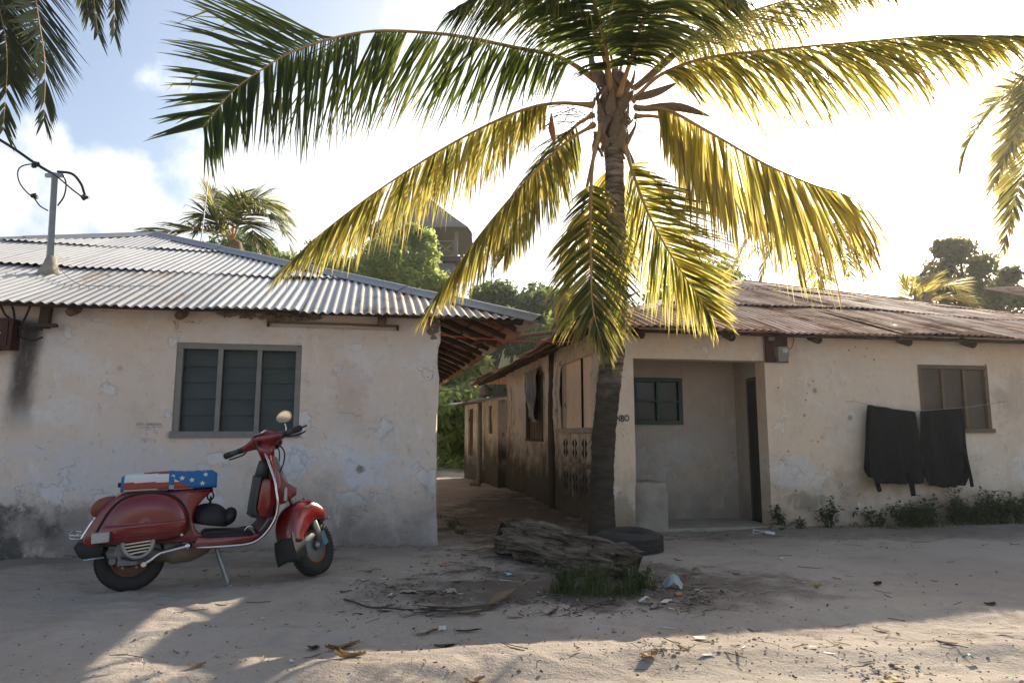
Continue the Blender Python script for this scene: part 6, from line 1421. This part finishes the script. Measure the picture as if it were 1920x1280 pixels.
def grass(label, centers, n, h, seed):
    rr = np.random.default_rng(seed); V = []; Fc = []; nv = 0
    for k in range(n):
        c = centers[rr.integers(0, len(centers))]; x = c[0] + rr.normal(0, c[2]); y = c[1] + rr.normal(0, c[3]); z = float(gh(x, y)) - .005; L = h * (.15 + 1.0 * rr.random() ** 1.8) * math.exp(-.35 * (((x - c[0]) / c[2]) ** 2 + ((y - c[1]) / c[3]) ** 2)); a = rr.uniform(0, 6.28); b = rr.uniform(.3, 1.2) * L; w = .003 * rr.uniform(.7, 1.4)
        d = np.array((math.cos(a), math.sin(a), 0)); s = np.array((-d[1], d[0], 0)); p0 = np.array((x, y, z)); p1 = p0 + d * b * .3 + (0, 0, L * .6); p2 = p0 + d * b + (0, 0, L * (.9 if b < .6 * L else .6))
        V += [p0 - s * w, p0 + s * w, p1 + s * w * .8, p1 - s * w * .8, p2]; Fc += [(nv, nv + 1, nv + 2, nv + 3), (nv + 3, nv + 2, nv + 4)]; nv += 5
    m = MB(); m.add(V, Fc); o = m.build('grass', GRASS); tag(o, label, kind='stuff'); return o
ga = [(*ground_px(x, y)[:2], sx_, sy_) for x, y, sx_, sy_ in ((1055, 1112, .06, .06), (1110, 1104, .03, .04), (1122, 1116, .09, .07), (1180, 1116, .06, .06), (1210, 1106, .05, .06), (1095, 1120, .16, .08))]
grass('tufts of green grass growing in front of the log', ga, 900, .26, 3)
for q_, (x_, y_) in enumerate(((1120, 1108), (1195, 1112), (1060, 1114))):
    weed(['feathery weed in the middle of the grass before the log', 'feathery weed at the right end of the log', 'feathery weed at the left end of the grass'][q_], ground_px(x_, y_), .2, .18, 14, 70 + q_, .016, group='weeds by the log')
grass('thin grass blades along the foot of the right wall', [(*wb(x, -.25)[:2], .25, .06) for x in range(1640, 1960, 50)], 900, .12, 4)

# ------------------------------------------------------------------ litter
def leaflet_litter(mb, p, L, w, a, curl, rr, mi=0):
    d = np.array((math.cos(a), math.sin(a), 0)); s = np.array((-d[1], d[0], 0)); V = []
    for j in range(5):
        t = j / 4 - .5; wd = w * (1 - (2 * abs(t)) ** 2.2) * .5 + .0008; zz = curl * (4 * t * t - .2) * .5 + .004
        c = p + d * L * t + s * curl * .3 * math.sin(t * 5); V += [c - s * wd + (0, 0, zz + curl * .4), c + (0, 0, zz), c + s * wd + (0, 0, zz + curl * .3)]
    mb.add(V, [f for j in range(4) for f in ((j * 3, j * 3 + 1, j * 3 + 4, j * 3 + 3), (j * 3 + 1, j * 3 + 2, j * 3 + 5, j * 3 + 4))], mi)
rl_ = random.Random(21)
def on_ground(px, py, dz=0.): p = ground_px(px, py); p[2] = float(gh(p[0], p[1])) + dz; return p
# the crumbs nobody could count: twigs, leaf shreds, pebbles, in one mesh per kind
zones = [((900, 1060), 160, 40, 340), ((760, 1120), 120, 30, 330), ((1250, 1100), 110, 35, 320), ((1120, 1140), 220, 25, 260), ((850, 990), 25, 40, 110), ((960, 980), 70, 30, 160), ((1500, 1080), 330, 60, 150), ((1500, 1210), 420, 50, 260), ((1650, 1250), 90, 22, 110), ((1250, 1225), 60, 18, 60), ((900, 1210), 400, 50, 70), ((400, 1190), 330, 60, 70), ((300, 1080), 300, 25, 60), ((700, 1085), 60, 20, 70), ((1060, 1140), 60, 15, 120), ((1310, 1120), 50, 18, 130), ((1650, 1010), 280, 15, 150), ((870, 905), 40, 20, 110), ((1300, 1000), 120, 12, 90)]
tw_ = MB(); sr = MB(); pb_ = MB()
def cube_bit(mb, p, s, a):
    mb.ellipsoid(p, (s, s * .8, s * .6), 6, 4, noise=.4, ns=2)
for (cx, cy), sx_, sy_, n in zones:
    n = int(n * .8)
    for k in range(n):
        px = rl_.gauss(cx, sx_ * .6); py = rl_.gauss(cy, sy_ * .6)
        if py < 870 or py > 1300: continue
        p = on_ground(px, py); sc_ = rl_.random(); a = rl_.uniform(0, 6.28); q = rl_.random()
        if p[1] > 5.6 and p[0] < -.75: continue
        if q < .34:
            L = .012 + .22 * sc_ ** 5; d = np.array((math.cos(a), math.sin(a), 0)) * L / 2; b = np.array((rl_.uniform(-.2, .2) * L, rl_.uniform(-.2, .2) * L, .004 + .004 * rl_.random()))
            tw_.tube([p - d + (0, 0, .003), p + b, p + d + (0, 0, .003 + .01 * rl_.random())], (.0008 + .0016 * rl_.random()), 4)
        elif q < .66: leaflet_litter(sr, p, (.010 + .10 * sc_ ** 4), (.003 + .012 * rl_.random()) * (1 + sc_ ** 4), a, rl_.uniform(.002, .014), rl_, rl_.choice((0, 0, 0, 1, 2)))
        else: cube_bit(pb_, p + (0, 0, .001), .003 + .010 * sc_ ** 3, a)
for k in range(1500):
    px = rl_.uniform(-40, 1960); py = 1075 + 225 * rl_.random() ** .8
    p = on_ground(px, py); z_ = .0018 + .007 * rl_.random() ** 4; pb_.ellipsoid(p, (z_, z_ * .8, z_ * .7), 5, 3)
DARKLEAF = leafmat('rotted_leaf', (.045, .035, .025), (.09, .065, .045), (.06, .04, .02), .1, .8)
tag(tw_.build('twigs', WOOD_DARK), 'scattered small dark twigs on the sand', kind='stuff')
tag(sr.build('leaf_shreds', [DARKLEAF, DRYLEAF, PAPER]), 'scattered shreds of rotted leaves on the sand', kind='stuff')
tag(pb_.build('pebbles', STONE), 'scattered pebbles and clods on the sand', kind='stuff')
# single things one can point at
def dry_leaf(px, py, L, w, a, label, curl=.03, mat=DRYLEAF, n=1):
    m = MB(); p = on_ground(px, py)
    for k in range(n): leaflet_litter(m, np.array((rl_.uniform(-.02, .02) * (k > 0), rl_.uniform(-.02, .02) * (k > 0), .002)), L * rl_.uniform(.8, 1), w, a + (k > 0) * rl_.uniform(-.5, .5), curl, rl_)
    o = m.build('dry_leaf', mat); o.location = p; tag(o, label, 'leaf', 'larger fallen leaves'); return o
YELLOWL = leafmat('yellow_dry_leaf', (.38, .26, .11), (.45, .33, .16), (.3, .2, .08), .25, .7)
dry_leaf(642, 1211, .17, .05, .15, 'curled tan husk strip on the sand below the scooter, upper of two', .035, DRYLEAF, 3)
dry_leaf(652, 1234, .15, .035, -.25, 'twisted yellow dry leaf on the sand below the scooter, lower of two', .04, YELLOWL, 3)
dry_leaf(1218, 1238, .10, .06, .3, 'rusty dry leaf on the sunlit sand right of centre', .03)
dry_leaf(890, 1275, .10, .05, .2, 'brown dry leaf at the bottom edge of the picture', .03)
dry_leaf(368, 1256, .09, .04, .2, 'tan dry leaf in the left sun patch', .02)
dry_leaf(1555, 1209, .12, .04, -.1, 'pale flat leaf on sunlit sand under the washing', .012, YELLOWL)
dry_leaf(1313, 1194, .12, .06, -.1, 'pale grey leaf at the shadow edge right of the grass', .012, PAPER)
dry_leaf(833, 1207, .12, .03, .1, 'dark curled leaf strip on the shaded sand left of the shadow edge', .012, DARKLEAF, 2)
dry_leaf(880, 1180, .16, .02, .1, 'long dark leaf strip on shaded sand below the palm debris', .012, DARKLEAF, 2)
dry_leaf(590, 1208, .06, .04, .1, 'small dark leaf on sand beside the curled husk', .02, DARKLEAF, 2)
dry_leaf(1855, 1137, .09, .05, .1, 'dark leaf lying near the shadow edge at the far right', .02, DARKLEAF, 2)
dry_leaf(1643, 1098, .07, .05, .5, 'dark crumpled leaf on shaded sand below the washing', .03, DARKLEAF, 2)
dry_leaf(1534, 1101, .07, .03, .2, 'yellow scrap on the shaded sand below the porch corner', .03, simple('yellow_scrap', (.5, .33, .04), .6), 2)
# palm-frond butt and husk in the rubbish
hk = empty('palm_debris', on_ground(915, 1140)); tag(hk, 'dead palm spathe and brown husk in the rubbish left of the grass', 'debris')
def hd_(px, py, dz=.03): return on_ground(px, py, dz) - on_ground(915, 1140)
m = MB(); m.tube(cat_rom([hd_(912, 1142, .03), hd_(940, 1132, .045), hd_(968, 1122, .04)], 10), [.008, .02, .03, .036, .038, .036, .03, .026, .018, .006], 10, flat=.55); m.build('husk', WOOD_BROWN, hk, smooth=True)
for k in range(9):
    m = MB(); y0 = 1128 + rl_.uniform(-5, 8); m.tube(cat_rom([hd_(925, 1140 + rl_.uniform(-3, 3), .02), hd_(860 + rl_.uniform(-20, 10), 1150 + rl_.uniform(-6, 6), .03), hd_(775 + rl_.uniform(-15, 40), 1143 + rl_.uniform(-8, 10), .012)], 12), np.linspace(.012, .004, 12), 5, flat=.5); m.build('dead_leaflet', DARKLEAF, hk, smooth=True)
m = MB(); m.tube(cat_rom([hd_(775, 1143, .006), hd_(730, 1146, .02), hd_(690, 1140, .008), hd_(665, 1128, .015), hd_(645, 1122, .006)], 16), .006, 5); m.build('dead_stalk', WOOD_DARK, hk)
def scrap(name, label, cat, px, py, w, d, h, mat, seed, crump=.02, group='litter'):
    rr_ = np.random.default_rng(seed); p = on_ground(px, py); V = []; n = 9
    for i in range(n):
        for j in range(n):
            x = (i / (n - 1) - .5) * w; y = (j / (n - 1) - .5) * d; f = float(fbm(x * 14 + seed, y * 14, seed, 3)); V.append((x * (1 + .2 * f), y * (1 - .2 * f), .004 + max(0, h * (.5 + .8 * f) * (1 - (2 * x / w) ** 2 * .6)) + crump * .3 * abs(f)))
    m = MB(); m.add(V, [(i * n + j, (i + 1) * n + j, (i + 1) * n + j + 1, i * n + j + 1) for i in range(n - 1) for j in range(n - 1)]); o = m.build(name, mat); o.location = p; o.rotation_euler = (0, 0, rr_.uniform(0, 6)); tag(o, label, cat, group); return o
BAGM = simple('pale_green_plastic', (.30, .37, .35), .4, 0, .3, 12, .3); REDP = simple('red_wrapper', (.5, .08, .04), .5); BLUEP = simple('blue_wrapper', (.05, .12, .3), .5); GREENP = simple('green_wrapper', (.08, .2, .15), .5); CARD = simple('cardboard', (.34, .28, .21), .85); ORANGEP = simple('orange_peel', (.55, .2, .05), .6); CYAN = simple('pale_cyan_wrapper', (.35, .55, .6), .5)
scrap('plastic_bag', 'crumpled pale plastic bag right of the grass tufts', 'bag', 1262, 1106, .12, .09, .07, BAGM, 1)
scrap('orange_peel', 'bit of orange peel against the plastic bag', 'litter', 1272, 1117, .05, .04, .03, ORANGEP, 2)
for (px, py, w, d, h, mt, lab) in [(838, 1060, .10, .04, .03, REDP, 'red wrapper on the sand left of the log'), (765, 1110, .11, .08, .012, CARD, 'flat cardboard scrap left of the log'), (845, 1112, .10, .07, .015, CARD, 'grey card scrap in the rubbish left of the grass'), (855, 1091, .09, .05, .03, CARD, 'folded brown carton bit among the rubbish'), (952, 1078, .05, .05, .05, CYAN, 'pale cyan wrapper beside the log'), (910, 1046, .10, .04, .02, GREENP, 'green scrap left of the log end'), (940, 1030, .06, .03, .02, BLUEP, 'blue scrap beside the upper log end'), (830, 1180, .035, .04, .03, PAPER, 'small white paper scrap on the shaded sand'), (806, 1180, .16, .06, .01, CARD, 'flat grey sheet scrap on the shaded sand'), (1210, 1135, .07, .05, .03, PAPER, 'white paper scrap below the grass tufts'), (1250, 1130, .12, .04, .02, PAPER, 'torn white strip right of the grass tufts'), (1465, 1050, .08, .03, .02, PAPER, 'pale wrapper on the shaded sand before the porch'), (493, 1159, .025, .02, .012, PAPER, 'tiny white butt on the sand under the scooter'), (1305, 1072, .07, .06, .05, DRYLEAF, 'tuft of brown fibre right of the log'), (1525, 1218, .03, .03, .025, PAPER, 'small white lump in the sun on the right'), (1818, 1231, .05, .04, .03, GREENP, 'dark green scrap on the sunlit sand at right'), (1670, 1272, .12, .05, .015, YELLOWL, 'pale husk scrap at the lower right edge'),
                                  (1100, 975, .14, .08, .05, PAPER, 'pale rubbish heap at the foot of the lane wall'), (850, 873, .25, .2, .05, PAPER, 'white rubbish scraps at the far end of the lane'), (835, 880, .3, .15, .06, CARD, 'grey rubbish scraps at the far end of the lane')]:
    scrap('litter_scrap', lab, 'litter', px, py, w, d, h, mt, int(px + py))
cp = on_ground(1432, 1000); co = empty('torn_carton', cp, .25); tag(co, 'torn white carton lying on the ground at the porch step', 'carton')
m = MB(); m.bar((-.12, 0, .05), (.10, .01, .012), .02, .006); m.bar((-.12, 0, .01), (-.12, .0, .06), .012, .006); m.bar((-.12, .02, .012), (.1, .03, .01), .012, .006); m.build('rim', PAPER, co)
m = MB(); m.box((.05, .0, .015), (.12, .08, .025), Matrix.Rotation(.15, 3, 'Y'), jit=.006); m.build('panel', PAPER, co)
m = MB(); m.box((.09, -.02, .032), (.03, .03, .006), Matrix.Rotation(.15, 3, 'Y')); m.build('print', BLUEP, co)
# rubble by the lane wall and pillar
for (px, py, r_, lab) in [(905, 905, .16, 'dark heap of rubble at the far lane wall'), (890, 912, .10, 'smaller rubble lump beside the dark heap'), (965, 932, .08, 'stone at the foot of the lane wall'), (1165, 997, .07, 'broken plaster lump at the foot of the porch pillar'), (1455, 992, .06, 'stone at the right porch corner'), (1495, 990, .07, 'stone half buried at the wall foot beside the weeds')]:
    p = on_ground(px, py, r_ * .3); m = MB(); m.ellipsoid((0, 0, 0), (r_, r_ * .8, r_ * .62), 12, 8, noise=.4, ns=2.2); o = m.build('rubble_stone', STONE, smooth=True, sharp=40); o.location = p; tag(o, lab, 'stone', 'rubble stones')
m = MB()
for k in range(60):
    x = rl_.uniform(.1, 9.); 
    if .3 < x < 1.8: continue
    m.ellipsoid((x, -.03 - .05 * rl_.random(), .0), (rl_.uniform(.02, .08), .03, rl_.uniform(.015, .05)), 8, 5, noise=.4)
m.build('wall_foot_rubble', STONE, rh, smooth=True)['kind'] = 'stuff'
m = MB()
for k in range(50): m.ellipsoid((rl_.uniform(-6, 0), -.02 - .03 * rl_.random(), .0), (rl_.uniform(.02, .09), .03, rl_.uniform(.01, .03)), 8, 5, noise=.4)
m.build('wall_foot_rubble', STONE, lh, smooth=True)['kind'] = 'stuff'

# ------------------------------------------------------------------ haze volume, added in place of lens glare
HAZE = .0008
if HAZE:
    m = MB(); m.box((0, 35, 8.5), (130, 110, 23))
    t = NT('air'); t.t.nodes.remove(t.bsdf); v = t.node('ShaderNodeVolumePrincipled'); v.inputs['Density'].default_value = HAZE; v.inputs['Color'].default_value = (.95, .98, 1, 1); v.inputs['Anisotropy'].default_value = .55
    t.l(v.outputs[0], t.out.inputs['Volume']); hz = m.build('haze', t.mat); tag(hz, 'thin haze volume added in place of lens glare', kind='stuff')
